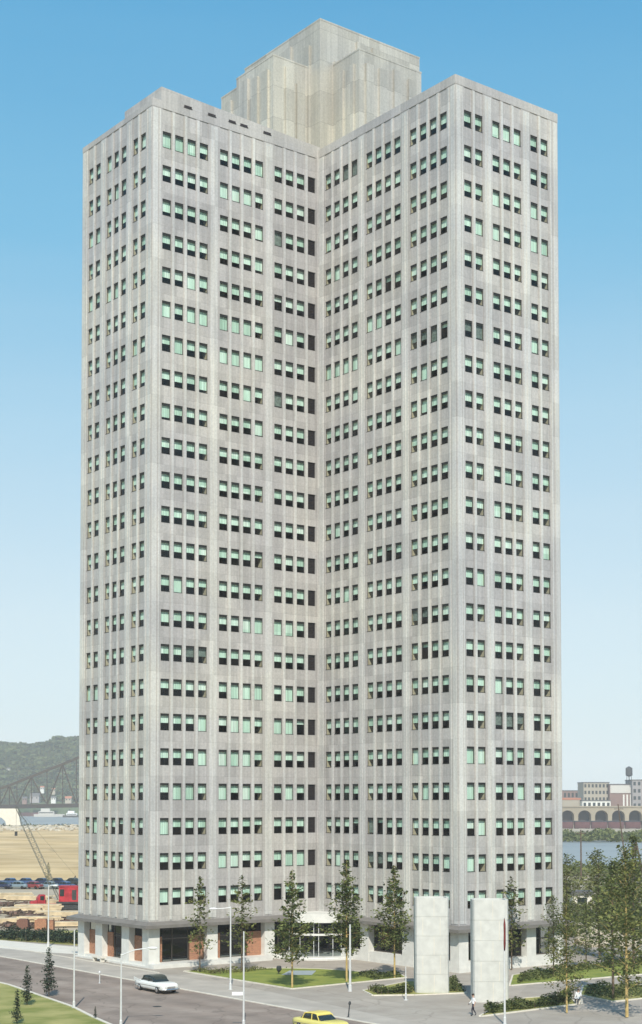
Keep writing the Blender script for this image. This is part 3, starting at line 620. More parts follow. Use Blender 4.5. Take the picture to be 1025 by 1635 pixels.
# ================================================================== CARS
def rrect(x, hw, z0, z1, k=.25, n=4):
    """rounded cross-section of a car body at station x"""
    pts = []; rz = min(k, (z1-z0)*.48); ry = min(k, hw*.5)
    for cy_, cz_, a0 in ((hw-ry, z1-rz, 0), (-hw+ry, z1-rz, 90), (-hw+ry, z0+rz, 180), (hw-ry, z0+rz, 270)):
        for i in range(n): a = R(a0+90*i/(n-1)); pts.append((x, cy_+ry*math.cos(a), cz_+rz*math.sin(a)))
    return pts
def car(name, loc, rz, body, roof, label, group=None, L=4.7, fins_=False, detail=True, cat='car'):
    root = empty(name, loc, rz, label=label, cat=cat, group=group); k = L/4.7
    st = [(-2.35,.70,.42,.80),(-2.30,.80,.34,.88),(-1.9,.90,.27,.95),(-1.2,.92,.25,.96),(0,.93,.25,.94),(1.0,.92,.25,.95),(1.6,.90,.26,.96),(2.1,.84,.28,.92),(2.32,.76,.34,.84),(2.37,.66,.42,.74)]
    b = MB(); b.loft([rrect(x*k, w_, z0, z1, .20) for x,w_,z0,z1 in st]); bo = fixn(b.build('body', M[body], root, smooth=True))
    gh = [(-1.55,.70,.90,.98),(-1.2,.74,.90,1.22),(-.85,.72,.90,1.40),(.1,.72,.90,1.43),(.55,.73,.90,1.28),(.95,.74,.90,.98)]
    g = MB(); g.loft([rrect(x*k, w_, z0, z1, .16) for x,w_,z0,z1 in gh]); fixn(g.build('windows', M['carglass'], root, smooth=True))
    rf = MB(); rf.loft([rrect(x*k, w_, z0, z1, .07) for x,w_,z0,z1 in ((-1.18,.66,1.17,1.27),(-.9,.73,1.33,1.44),(-.2,.74,1.39,1.49),(.25,.73,1.36,1.46),(.5,.68,1.27,1.35))])
    for x in (-.95,-.15,.42):
        for s_ in (-1,1): rf.bar((x*k+(-.28 if x<-.5 else .28 if x>.3 else 0), s_*.77, .93), (x*k, s_*.72, 1.40 if x<.3 else 1.33), .07)
    fixn(rf.build('roof', M[roof], root, smooth=False))
    for x in (-1.42*k, 1.45*k):
        for s_ in (-1,1):
            t = MB(); t.tube([(x,s_*.70,.33),(x,s_*.73,.33),(x,s_*.90,.33),(x,s_*.935,.33)], [.24,.33,.33,.26], 18); wo = t.build('wheel', M['tyre'], root)
            if detail: q = MB(); q.tube([(x,s_*.90,.33),(x,s_*.945,.33),(x,s_*.965,.33)], [.2,.19,.08], 14); q.build('hubcap', M['chrome'], wo)
    for x in (-2.42*k, 2.44*k):
        bb = MB(); bb.tube([(x+(.18 if x<0 else -.18),-.86,.42),(x,-.6,.42),(x,.6,.42),(x+(.18 if x<0 else -.18),.86,.42)], .07, 8); bb.build('bumper', M['chrome'], root)
    if detail:
        for s_ in (-1,1):
            h = MB(); h.tube([(2.30*k,s_*.58,.66),(2.40*k,s_*.58,.66)], [.12,.10], 12); h.build('headlight', M['lens'], root)
            h = MB(); h.tube([(-2.33*k,s_*.62,.72),(-2.42*k,s_*.62,.72)], [.09,.07], 10); h.build('tail_light', M['tail'], root)
            c = MB(); c.box(-2.0*k,s_*.925,.60,2.0*k,s_*.945,.635); c.build('trim', M['chrome'], root)
        gm = MB(); gm.box(2.36*k,-.42,.50,2.40*k,.42,.68); gm.build('grille', M['chrome'], root)
    if fins_:
        for s_ in (-1,1):
            f = MB(); f.hexa([(-2.38*k,s_*.80-.04,.80),(-1.2*k,s_*.86-.04,.90),(-1.2*k,s_*.86+.04,.90),(-2.38*k,s_*.80+.04,.80),(-2.45*k,s_*.84-.02,1.14),(-1.35*k,s_*.87-.02,.97),(-1.35*k,s_*.87+.02,.97),(-2.45*k,s_*.84+.02,1.14)]); fixn(f.build('tail_fin', M[body], root))
    return root
p = at(250,1572,.6); car('sedan_car', (p.x, p.y, 0), math.pi/2-.03, 'cream', 'black', 'white finned sedan with a dark roof driving past the tower', L=5.2, fins_=True)
p = at(512,1616,1.45); car('sedan_car', (p.x, p.y, 0), math.pi/2+.05, 'yellowgreen' if 'yellowgreen' in M else 'yellow', 'yellow', 'yellow sedan at the bottom edge, nearest car to the viewer', L=4.8)
far_cols = ['navy','blue','teal','blue','maroon','navy','teal','navy','blue','black']
desc = ['black blue sedan at the left end of the far row','mid blue sedan next to the end of the far row','grey teal sedan third in the far row','blue sedan left of the maroon one in the far row','maroon sedan in the far row on the sand lot','dark navy sedan right of the maroon one','grey teal sedan left of the pole in the far row','dark navy sedan right of the pole in the far row','blue sedan above the red machine','black sedan last before the tower in the far row']
for i, c in enumerate(far_cols):
    q = at(2+i*12.5, 1419 - (i%2)*6); car('parked_car', (q.x, q.y, 0), YAW+R(68)+random.Random(i).uniform(-.2,.2), c, c, desc[i], 'cars parked in the far row on the sand lot', detail=False)

# ================================================================== TREES AND PLANTING
def foliage_tree(seed, h, rad, cb, n_br, leaves, size, up=(5,30), power=.8, trunk_r=.09, leafmat='leaf', barkmat='bark', lean=0.0, stake=True, flat=.6):
    r = random.Random(seed); tb = MB(); cr = MB()
    tp = [Vector((lean*math.sin(z*2.1)*.12*h*.1, lean*math.cos(z*1.7)*.1*h*.1, z*h)) for z in (0,.15,.35,.6,.8,1)]
    tb.tube(tp, [trunk_r,trunk_r*.9,trunk_r*.72,trunk_r*.45,trunk_r*.25,.012], 8)
    def trunk_at(z):
        t = z/h; ts = (0,.15,.35,.6,.8,1)
        for i in range(5):
            if t <= ts[i+1]: f_ = (t-ts[i])/(ts[i+1]-ts[i]); return tp[i].lerp(tp[i+1], f_)
        return tp[-1]
    for i in range(n_br):
        t = (i+r.random())/n_br; z = h*(cb+(.985-cb)*t)
        Lb = rad*((1-t)**power*.94+.06)*r.uniform(.5,1.25)*min(1, .55+t*4)
        a = i*2.39996+r.uniform(-.5,.5); el = R(r.uniform(*up)+25*t)
        d = Vector((math.cos(a)*math.cos(el), math.sin(a)*math.cos(el), math.sin(el))); p0 = trunk_at(z)
        sag = r.uniform(-.12,.10)*Lb
        tb.tube([p0, p0+d*Lb*.5, p0+d*Lb*.95+Vector((0,0,sag))], [max(.012,trunk_r*.3*(1-t)),.014,.006], 4, caps=False)
        nl = max(5, int(leaves*Lb/rad*(.7+.6*r.random())))
        for j in range(nl):
            s_ = r.uniform(.18,1.05); q = p0+d*Lb*s_+Vector((0,0,sag*s_*s_)); sp = .16*Lb*(1.1-s_*.6)+.10
            q += Vector((r.gauss(0,sp), r.gauss(0,sp), r.gauss(0,sp*.55)))
            e = size*r.uniform(.55,1.35); nrm = Vector((r.gauss(0,flat), r.gauss(0,flat), 1)).normalized()
            u = nrm.orthogonal().normalized(); u.rotate(Matrix.Rotation(r.uniform(0,6.28),3,nrm)); v_ = nrm.cross(u)*.55
            cr.poly([q-u*e*.5, q+v_*e*.5, q+u*e*.5, q-v_*e*.5])
    return tb, cr
def tree_thing(name, cat, tb, cr, leafmat, loc, label, group=None, rz=0, sc=1.0, barkmat='bark'):
    root = empty(name, loc, rz, label=label, cat=cat, group=group); root.scale = (sc,)*3
    tb.build('trunk', M[barkmat], root); cr.build('crown', M[leafmat], root); return root
PROTO = {}
def plant(kind, loc, label, cat='tree', group=None, rz=0.0, sc=1.0):
    name, args, lm, bk = KINDS[kind]
    if kind not in PROTO:
        tb, cr = foliage_tree(**args); PROTO[kind] = tree_thing(name, cat, tb, cr, lm, loc, label, group, rz, sc, bk); return PROTO[kind]
    o = copy_tree(PROTO[kind]); o.location = loc; o.rotation_euler = (0,0,rz); o.scale = (sc,)*3
    return tag(o, label, cat, group)
KINDS = {
 'thin':('young_tree', dict(seed=3,h=8.6,rad=1.9,cb=.20,n_br=40,leaves=34,size=.34,power=.75,trunk_r=.07), 'leaf_olive','bark'),
 'pine':('lawn_tree', dict(seed=5,h=11.2,rad=2.75,cb=.20,n_br=78,leaves=76,size=.34,power=1.0,trunk_r=.10), 'leaf','stake'),
 'pine2':('lawn_tree', dict(seed=11,h=11.2,rad=2.7,cb=.22,n_br=80,leaves=74,size=.34,power=.95,trunk_r=.10), 'leaf','stake'),
 'olive':('plaza_tree', dict(seed=21,h=11.0,rad=2.8,cb=.16,n_br=54,leaves=72,size=.29,up=(15,45),power=.55,trunk_r=.11), 'leaf_olive','stake'),
 'dark':('plaza_tree', dict(seed=23,h=11.0,rad=2.7,cb=.18,n_br=56,leaves=72,size=.29,up=(15,45),power=.6,trunk_r=.11), 'leaf','bark'),
 'pine3':('lawn_tree', dict(seed=41,h=11.2,rad=2.5,cb=.24,n_br=74,leaves=72,size=.34,up=(-2,22),power=.95,trunk_r=.10), 'leaf','stake'),
 'olive2':('plaza_tree', dict(seed=47,h=11.0,rad=3.1,cb=.2,n_br=48,leaves=76,size=.29,up=(20,55),power=.4,trunk_r=.12,lean=.8), 'leaf_olive','bark'),
 'spruce':('young_spruce', dict(seed=31,h=4.2,rad=.75,cb=.08,n_br=54,leaves=34,size=.22,up=(-5,18),power=.8,trunk_r=.045), 'needle','bark'),
}
def gt(x, y): p = at(x, y); return (p.x, p.y, 0.06)
GL_ = 'young trees along the tower lawn'
plant('thin', gt(319,1553), 'sparse thin young tree before the first brick bay', group=GL_, sc=1.12)
plant('thin', gt(386,1552), 'sparse young tree rising behind the two close pale poles', group=GL_, rz=2.0, sc=1.13)
plant('pine', gt(466.5,1578), 'full green tree at the front corner of the lawn', group=GL_, rz=.5, sc=.97)
plant('pine2', gt(553.5,1568), 'tallest pointed green tree, right of the entrance', group=GL_, rz=1.1, sc=1.03)
plant('pine3', gt(630,1562), 'green tree at the right tip of the lawn, left of the pylons', group=GL_, rz=3.0, sc=.98)
plant('pine2', gt(727,1549), 'green tree rising between the two slab pylons', group=GL_, rz=4.2, sc=.92)
plant('thin', gt(817,1549), 'thin tree just right of the pylon behind the flag pole', group=GL_, rz=1.0, sc=1.10)
GR_ = 'trees crowding the right side of the plaza'
plant('olive', gt(905,1618), 'olive tree with a bare lower trunk, nearest the seated person', group=GR_, sc=.80, rz=.4)
plant('dark', gt(979,1596), 'tall tree with a pale staked trunk in the right bed', group=GR_, sc=1.10, rz=1.4)
plant('olive', gt(1001,1625), 'tall dark tree at the right edge of the plaza', group=GR_, sc=1.22, rz=2.2)
plant('dark', gt(884,1560), 'dark bushy tree standing against the right tower corner', group=GR_, sc=.72, rz=.3)
plant('olive2', gt(905,1520), 'olive tree behind the tower corner, before the water', group=GR_, sc=.98, rz=3.4)
plant('olive2', gt(958,1530), 'broad olive tree in the middle of the right trees', group=GR_, sc=1.05, rz=5.0)
plant('dark', gt(936,1548), 'low dark green tree behind the pale rocks', group=GR_, sc=.62, rz=4.0)
plant('dark', gt(1012,1545), 'dark tree half cut by the right picture edge', group=GR_, sc=1.25, rz=.9)
plant('olive', gt(862,1490), 'small olive tree peeping past the tower corner', group=GR_, sc=.5, rz=.9)
plant('olive', gt(985,1480), 'distant olive tree before the water, far right', group=GR_, sc=.8, rz=1.9)
GS_ = 'young spruces on the left verge'
plant('spruce', gt(78,1591), 'tallest of the young spruces on the verge, before the pale pole', 'young spruce', GS_)
plant('spruce', gt(43,1606), 'thin young spruce in the middle of the verge', 'young spruce', GS_, 1.0, .78)
plant('spruce', gt(27,1636), 'young spruce nearest the left bottom corner', 'young spruce', GS_, 2.0, .62)
plant('spruce', gt(152,1627), 'tiny dark spruce at the verge kerb, lowest of all', 'young spruce', GS_, 3.0, .22)
plant('thin', gt(77,1414), 'small tree on the sand lot behind the parked cars', sc=.55, rz=.7)

def leaf_mass(pts, h, n, size, seed, inset=0.0):
    r = random.Random(seed); mb = MB()
    xs = [p[0] for p in pts]; ys = [p[1] for p in pts]
    def inside(x, y):
        c = False; j = len(pts)-1
        for i in range(len(pts)):
            if (pts[i][1] > y) != (pts[j][1] > y) and x < (pts[j][0]-pts[i][0])*(y-pts[i][1])/(pts[j][1]-pts[i][1])+pts[i][0]: c = not c
            j = i
        return c
    k = 0
    while k < n:
        x, y = r.uniform(min(xs),max(xs)), r.uniform(min(ys),max(ys))
        if not inside(x, y): continue
        bump = .55+.45*math.sin(x*1.7+seed)*math.cos(y*1.9+seed*2)
        z = .06+h*bump*r.random()**.45; e = size*r.uniform(.6,1.4)
        nrm = Vector((r.gauss(0,.7), r.gauss(0,.7), 1)).normalized(); u = nrm.orthogonal().normalized(); u.rotate(Matrix.Rotation(r.uniform(0,6.28),3,nrm)); v_ = nrm.cross(u)*.6
        q = Vector((x,y,z)); mb.poly([q-u*e*.5,q+v_*e*.5,q+u*e*.5,q-v_*e*.5]); k += 1
    return mb
def hedge(pts, h, n, label, seed, size=.22, m='hedge', name='hedge'):
    root = empty(name, (pts[0][0], pts[0][1], 0), label=label, cat='hedge' if name == 'hedge' else 'shrubs')
    loc = [(p[0]-pts[0][0], p[1]-pts[0][1]) for p in pts]
    leaf_mass(loc, h, n, size, seed).build('foliage', M[m], root)
    r = random.Random(seed); st_ = MB()
    for i in range(14):
        a, b = r.choice(loc), r.choice(loc); t = r.random(); x, y = a[0]+(b[0]-a[0])*t, a[1]+(b[1]-a[1])*t
        st_.tube([(x,y,0),(x+r.uniform(-.1,.1),y+r.uniform(-.1,.1),h*.7)], [.03,.01], 5)
    st_.build('stem', M['bark'], root); return root
def cover(name, pts, h, n, seed, size=.2, m='cover'):
    return tag(leaf_mass(pts, h, n, size, seed).build(name, M[m]), kind='stuff')
cover('ground_cover', [(20.9,5.4),(20.6,9.5),(17.2,10),(13,9.3),(16.2,7.1)], .45, 900, 1)
cover('ground_cover', [(7.2,22.6),(5.8,20.4),(7,18),(9.5,18.5),(11,22.8)], .5, 1100, 2, .22, 'hedge')
hedge([(16.6,28.9),(17.6,31.4),(15.2,33.0),(13.2,31.2)], .75, 1600, 'clipped dark hedge left of the slab pylons', 3)
hedge([(11.3,33.6),(10.2,34.8),(5.2,27.8),(7.5,27.2)], .8, 1500, 'hedge between the slab pylons', 4)
hedge([(19.3,46.6),(9.5,46.2),(9.0,44.4),(16,43.8)], .85, 2600, 'long rounded hedge in front of the pylon behind the flag pole', 5)
hedge([(9.3,44.2),(8.9,46.2),(6.5,44.5),(6.2,42.6)], 1.25, 1200, 'taller round shrub at the end of the long hedge', 6)
hedge([(3.6,43.0),(4.2,46.8),(.5,47.0),(-9,44.3),(-5.5,41),(-1.8,38.6)], .75, 3000, 'dark hedge in the right bed under the staked tree', 7)
hedge([(2.0,33.2),(-3,28.6),(-12,26.4),(-29,26.4),(-29,29),(-11,29.5),(-3,32.5)], .7, 3600, 'wide green shrubs along the right tower front', 8, .26)
cover('shrub_undergrowth', [(-18,24),(-60,10),(-75,30),(-45,52),(-16,44)], 1.1, 6500, 9, .45, 'hedge')
cover('shrub_undergrowth', [(-30,-15),(-120,-60),(-140,-30),(-60,12)], 1.2, 4200, 10, .6, 'cover')
a0, a1 = at(-20,1500), at(121,1508)
hedge([(a0.x,a0.y),(a1.x,a1.y),(a1.x-4.5,a1.y-2.2),(a0.x-4.5,a0.y-2.2)], 1.5, 5200, 'long dark hedge on the bank left of the tower', 12, .3, 'needle')
sheet('grass_strip', [P2(-30,1499),P2(60,1505),P2(124,1510),P2(124,1486),P2(-30,1488)], .018, M['verge'])

# ================================================================== PEOPLE
def person(name, loc, rz, label, joints, edges, rads, head, shirt_z, trouser_z, scale=1.0, hands=()):
    """one skinned body; joints in metres, standing on z = 0"""
    root = empty(name, loc, rz, label=label, cat='person'); root.scale = (scale,)*3
    V = list(joints); E_ = list(edges); RD_ = list(rads)
    for (j, d, side) in hands:                       # five fingers on each hand, unequal and bent
        d = Vector(d).normalized(); s_ = Vector(side).normalized(); b = Vector(V[j])
        palm = len(V); V.append(tuple(b+d*.08)); RD_.append(.03); E_.append((j, palm))
        for k, L in enumerate((.075,.085,.08,.06)):
            o_ = s_*(-.03+.02*k); p1 = b+d*(.08+L*.5)+o_; p2 = b+d*(.08+L*.9)+o_+Vector((0,0,0))+d.cross(s_)*.025
            i1 = len(V); V += [tuple(p1), tuple(p2)]; RD_ += [.010,.008]; E_ += [(palm, i1), (i1, i1+1)]
        i1 = len(V); V += [tuple(b+d*.05-s_*.045), tuple(b+d*.085-s_*.065)]; RD_ += [.012,.010]; E_ += [(j, i1), (i1, i1+1)]
    me = bpy.data.meshes.new('body'); me.from_pydata(V, E_, []); o = bpy.data.objects.new('body', me); COL.objects.link(o)
    sk = o.modifiers.new('skin', 'SKIN'); su = o.modifiers.new('sub', 'SUBSURF'); su.levels = su.render_levels = 2
    for i, r_ in enumerate(RD_): me.skin_vertices[0].data[i].radius = (r_, r_)
    me.skin_vertices[0].data[0].use_root = True
    dg = bpy.context.evaluated_depsgraph_get(); dg.update()
    nm = bpy.data.meshes.new_from_object(o.evaluated_get(dg)); o.modifiers.clear(); o.data = nm; nm.name = 'body'
    for m in ('skin','shirt','trousers','shoe'): nm.materials.append(M[m])
    H_ = Vector(head)
    for p in nm.polygons:
        c = p.center
        arm = abs(c.y) > .24 and c.z < shirt_z-.28
        p.material_index = 0 if (c.z > shirt_z or arm) else 1 if c.z > trouser_z else 3 if c.z < .09 else 2
        p.use_smooth = True
    o.parent = root
    hm = MB(); n = 12; rings = []
    for t, rr in ((-.02,.098),(.03,.108),(.08,.10),(.115,.07),(.13,.02)): rings.append([(H_.x-.012+rr*1.08*math.cos(2*math.pi*k/n), H_.y+rr*.86*math.sin(2*math.pi*k/n), H_.z+t) for k in range(n)])
    hm.loft(rings); fixn(hm.build('hair', M['hair'], root, smooth=True))
    fm = MB(); fm.tube([H_+Vector((.095,0,.0)), H_+Vector((.125,0,-.035))], [.012,.018], 6); fm.build('nose', M['skin'], root)
    em = MB(); [em.tube([H_+Vector((.088,y,.012)), H_+Vector((.100,y,.012))], [.012,.010], 6) for y in (-.035,.035)]; em.build('eyes', M['hair'], root)
    mm = MB(); mm.box(H_.x+.088,-.028+H_.y,H_.z-.075,H_.x+.100,.028+H_.y,H_.z-.062); mm.build('mouth', M['flag'], root)
    for y in (-1,1):
        e = MB(); e.tube([H_+Vector((0,y*.085,.0)), H_+Vector((-.01,y*.10,.01))], [.03,.022], 8); e.build('ear', M['skin'], root)
    return root
J = [(0,0,.98),(0,0,1.18),(0,0,1.40),(.01,0,1.50),(.03,0,1.60),(.035,0,1.70),
     (0,.10,.94),(.16,.10,.52),(.12,.10,.09),(.27,.11,.04),  (0,-.10,.94),(-.02,-.10,.50),(-.25,-.10,.13),(-.13,-.11,.05),
     (0,.19,1.40),(-.08,.25,1.14),(.02,.26,.90), (0,-.19,1.40),(.10,-.25,1.15),(.26,-.24,.98)]
ED = [(0,1),(1,2),(2,3),(3,4),(4,5),(0,6),(6,7),(7,8),(8,9),(0,10),(10,11),(11,12),(12,13),(2,14),(14,15),(15,16),(2,17),(17,18),(18,19)]
RA = [.155,.145,.155,.06,.092,.075,.095,.065,.045,.035,.095,.065,.045,.035,.075,.05,.034,.075,.05,.034]
p = at(756,1622)
person('person', (p.x,p.y,0), YAW+R(100), 'person in white shirt and dark trousers walking past the pylon with the flag pole', J, ED, RA, (.033,0,1.66), 1.46, .98, 1.0, [(16,(.15,0,-1),(1,0,0)),(19,(.7,0,-.7),(.7,0,.7))])
JS = [(0,0,.52),(.02,0,.72),(.05,0,.94),(.07,0,1.03),(.09,0,1.13),(.095,0,1.22),
      (.05,.10,.50),(.44,.11,.52),(.46,.11,.10),(.60,.11,.05),(.05,-.10,.50),(.44,-.11,.50),(.40,-.11,.10),(.54,-.11,.05),
      (.05,.19,.94),(.10,.25,.70),(.33,.20,.60),(.05,-.19,.94),(.10,-.25,.70),(.33,-.20,.60)]
p = at(924,1603)
person('person', (p.x,p.y,0), YAW+R(150), 'person in white top seated on a low block by the right bed', JS, ED, RA, (.093,0,1.18), 1.0, .50, 1.0, [(16,(1,0,-.2),(0,1,0)),(19,(1,0,-.2),(0,-1,0))])
sb = empty('seat_block', (p.x,p.y,0), YAW+R(150), label='low pale block under the seated person', cat='block')
mb = MB(); mb.box(-.24,-.28,0,.20,.28,.39); mb.build('block', M['bright'], sb); mb = MB(); mb.box(-.26,-.30,.391,.22,.30,.43); mb.build('cap', M['kerb'], sb)

# ================================================================== LEFT: LUMBER YARD, RED MACHINES, BRIDGE, HILL
rr = random.Random(17)
def lumber(px, py, L, W, H, a, label):
    q = at(px, py); root = empty('lumber_stack', (q.x,q.y,0), a, label=label, cat='lumber', group='stacks of pale lumber left of the tower')
    mb = MB(); z = .15
    for x in (-L*.3, L*.3): mb.box(x-.1,-W/2,0,x+.1,W/2,.15)
    mb.build('skid', M['wood'], root); mb = MB()
    while z < H:
        t = rr.uniform(.12,.25); o_ = rr.uniform(-.3,.3); k = max(2, int(W/.5))
        for j in range(k): mb.box(-L/2+o_+rr.uniform(-.3,.3),-W/2+W*j/k+.02,z,L/2+o_+rr.uniform(-.3,.3),-W/2+W*(j+1)/k-.02,z+t)
        z += t+.03
    mb.build('board', M['lumber'], root)
base = YAW+R(90)
for (x,y,L,W,H,a,lab) in ((20,1436,7,2.2,1.1,.2,'lumber stack farthest left below the parked cars'),(47,1438,8,2.5,.9,-.15,'lumber stack below the middle of the parked cars'),(62,1455,7,2.6,1.0,.1,'long pale lumber stack left of the red truck'),
        (36,1458,6,2.2,.9,.3,'lumber stack between two dark skids'),(98,1464,7,2.4,.7,-.2,'low lumber stack in front of the red crane'),(20,1475,5,2,.8,.25,'lumber stack nearest the hedge on the left'),(66,1474,6,2,.9,.05,'lumber stack above the brick pallets'),(104,1480,5,1.8,.6,.15,'last lumber stack before the tower edge')):
    lumber(x,y,L,W,H,base+a,lab)
def debris(px, py, seed, label):
    q = at(px,py); r = random.Random(seed); root = empty('debris_pile', (q.x,q.y,0), base+r.uniform(-.4,.4), label=label, cat='debris', group='dark debris piles in the lumber yard')
    mb = MB()
    for i in range(26): a = r.uniform(0,3.14); c = Vector((r.gauss(0,1.3),r.gauss(0,.7),r.uniform(.05,.7))); d = Vector((math.cos(a),math.sin(a),r.uniform(-.25,.25)))*r.uniform(.5,1.6); mb.bar(c-d,c+d,r.uniform(.12,.3))
    mb.build('timber', M['wood'], root)
    mb = MB()
    for i in range(14): mb.obox((r.gauss(0,1.2),r.gauss(0,.8),r.uniform(0,.3)),(r.uniform(.3,1),r.uniform(.3,.8),r.uniform(.2,.5)),r.uniform(0,3))
    mb.build('rubble', M['facade_brown'], root)
for i, (x,y,lab) in enumerate(((8,1446,'dark debris pile at the far left of the yard'),(30,1462,'dark debris pile between the lumber stacks'),(50,1467,'dark debris pile above the orange bricks'),(22,1481,'dark debris pile beside the dark bricks'),(88,1474,'debris pile below the red truck'),(112,1472,'debris pile beside the tower edge'),(50,1481,'debris pile between two brick pallets'))): debris(x,y,60+i,lab)
def pallet(px, py, L, H, m, label):
    q = at(px,py); root = empty('brick_pallet', (q.x,q.y,0), base+rr.uniform(-.1,.1), label=label, cat='bricks', group='brick pallets behind the hedge')
    mb = MB(); [mb.box(-L/2,y-.1,0,L/2,y+.1,.14) for y in (-.5,0,.5)]; mb.build('skid', M['wood'], root)
    mb = MB(); mb.box(-L/2+.05,-.6,.141,L/2-.05,.6,H); mb.box(-L/2+.2,-.45,H,L/2-.3,.4,H+.14); mb.build('brick', M[m], root)
M['brickdark'] = mat_brick('dark_brick', (.20,.08,.055), (.13,.055,.04), (.25,.18,.13))
pallet(37,1484,1.6,1.3,'brickdark','dark brick pallet behind the hedge, farthest left'); pallet(66,1485,1.7,1.35,'brick','orange brick pallet left of the pale pole'); pallet(82,1485,.8,1.2,'brick','narrow orange brick pallet right of the pale pole')
# red crawler crane
q = at(108,1452); ca = math.atan2(-RT.y, -RT.x)   # its boom points to the left of the picture
cr = empty('crawler_crane', (q.x,q.y,0), ca, label='red crawler crane with a dark lattice boom reaching left', cat='crane')
for y in (-1.3,1.3):
    t = MB(); prof = [(-2.0,.35),(-1.7,.08),(1.7,.08),(2.0,.35),(1.7,.85),(-1.7,.85)]
    t.loft([[(x,y-.3,z) for x,z in prof],[(x,y+.3,z) for x,z in prof]]); to = fixn(t.build('track', M['steel'], cr))
    k = MB(); [k.tube([(x,y-.33,.45),(x,y+.33,.45)], .25, 10) for x in (-1.4,-.5,.5,1.4)]; k.build('roller', M['steel'], to)
b = MB(); b.box(-2.0,-1.5,1.0,1.6,1.5,1.3); b.build('deck', M['steel'], cr)
b = MB(); b.loft([[(-2.1,-1.45,1.31),(1.2,-1.45,1.31),(1.2,-1.45,3.6),(-1.9,-1.45,3.7)],[(-2.1,1.45,1.31),(1.2,1.45,1.31),(1.2,1.45,3.6),(-1.9,1.45,3.7)]]); b.box(-1.9,-1.5,3.7,1.3,1.5,3.8); cab = fixn(b.build('cab', M['red'], cr))
for y in (-1.47,1.47):
    k = MB(); k.box(.35,y-.01,2.2,1.05,y+.01,3.3); k.build('window', M['carglass'], cab); k = MB(); k.box(-1.6,y-.012,1.6,-.9,y+.012,3.2); k.build('door', M['steel'], cab)
k = MB(); k.box(1.19,-1.2,2.3,1.22,1.2,3.3); k.build('window', M['carglass'], cab)
q2 = far(26,1288,245); tip = (Vector((q2.x,q2.y,q2.z))-Vector((q.x,q.y,0))); tip = Matrix.Rotation(-ca,3,'Z') @ tip
def lattice(mb, a, b_, wa, n, bar=.09):
    a, b_ = Vector(a), Vector(b_); d = (b_-a); u = Vector((0,1,0)); v_ = d.normalized().cross(u).normalized()
    pts = lambda t: [a+d*t+(u*su+v_*sv)*wa*(1 if .12 < t < .88 else .45) for su,sv in ((-1,-1),(1,-1),(1,1),(-1,1))]
    for i in range(n):
        p, q_ = pts(i/n), pts((i+1)/n)
        for k in range(4):
            mb.bar(p[k], q_[k], bar); mb.bar(p[k], q_[(k+1)%4], bar*.6); mb.bar(p[k], p[(k+1)%4], bar*.5)
b = MB(); lattice(b, (1.4,0,1.6), tip, .40, 18, .075); b.build('boom', M['boom'], cr)
b = MB(); b.bar((-1.6,0,3.8),(-1.2,0,5.4),.12); b.bar((-.4,0,3.8),(-1.2,0,5.4),.12); b.bar((-1.2,0,5.4),tip,.025); b.bar(tip,tip-Vector((0,0,4)),.04); b.build('cable', M['steel'], cr)
b = MB(); b.obox((tip.x,tip.y,tip.z-4.7),(.4,.3,.7)); b.build('hook', M['steel'], cr)
# red truck
q = at(77,1452); tr = empty('flatbed_truck', (q.x,q.y,0), ca+.35, label='red truck standing left of the red crane', cat='truck')
b = MB(); b.box(-2.4,-.9,.75,.6,.9,1.0); b.build('bed', M['red'], tr)
b = MB(); b.loft([[(.62,-.9,.6),(1.9,-.9,.6),(1.8,-.8,1.9),(1.4,-.75,2.4),(.62,-.75,2.4)],[(.62,.9,.6),(1.9,.9,.6),(1.8,.8,1.9),(1.4,.75,2.4),(.62,.75,2.4)]]); cb_ = fixn(b.build('cab', M['red'], tr))
b = MB(); b.loft([[(1.91,-.8,.6),(3.0,-.7,.6),(2.9,-.6,1.35),(1.91,-.75,1.5)],[(1.91,.8,.6),(3.0,.7,.6),(2.9,.6,1.35),(1.91,.75,1.5)]]); fixn(b.build('hood', M['red'], tr))
for y in (-.84,.84): k = MB(); k.box(.85,y-.03,1.55,1.45,y+.03,2.2); k.build('window', M['carglass'], cb_)
for x in (-1.7,-.8,2.4):
    for y in (-.8,.8): k = MB(); k.tube([(x,y-.14,.42),(x,y+.14,.42)], .42, 14); k.build('wheel', M['tyre'], tr)
b = MB(); b.box(-2.3,-.8,1.001,.4,.8,1.5); b.build('load', M['lumber'], tr)

# the truss bridge, about a kilometre off
D = 1080.0
def bp(x, y, dd=0): return far(x, y, D+dd)
br = empty('truss_bridge', bp(0,1318)*1.0, label='dark steel truss bridge crossing the far river left of the tower', cat='bridge')
o_ = br.location
def L_(v): return v-Vector(o_)
top = [(-420,1262),(-380,1240),(-340,1222),(-300,1200),(-265,1190),(-230,1186),(-195,1190),(-160,1206),(-125,1228),(-95,1248),(-60,1258),(-30,1259),(0,1259),(15,1254),(27,1249),(50,1240),(75,1230),(100,1220),(122,1211),(150,1200),(180,1190),(215,1186),(260,1200),(300,1222),(345,1245),(390,1262)]
dk = lambda x: 1286-.018*x
for dd in (0, 14):
    b = MB()
    for i, (x,y) in enumerate(top):
        b.bar(L_(bp(x,y,dd)), L_(bp(x,dk(x),dd)), .8)
        if i < len(top)-1:
            x2, y2 = top[i+1]; b.bar(L_(bp(x,y,dd)), L_(bp(x2,y2,dd)), 2.5); b.bar(L_(bp(x,dk(x),dd)), L_(bp(x2,dk(x2),dd)), 1.3)
            if i % 2: b.bar(L_(bp(x,y,dd)), L_(bp(x2,dk(x2),dd)), 1.0)
            else: b.bar(L_(bp(x,dk(x),dd)), L_(bp(x2,y2,dd)), 1.0)
    b.build('truss', M['chord'], br)
b = MB()
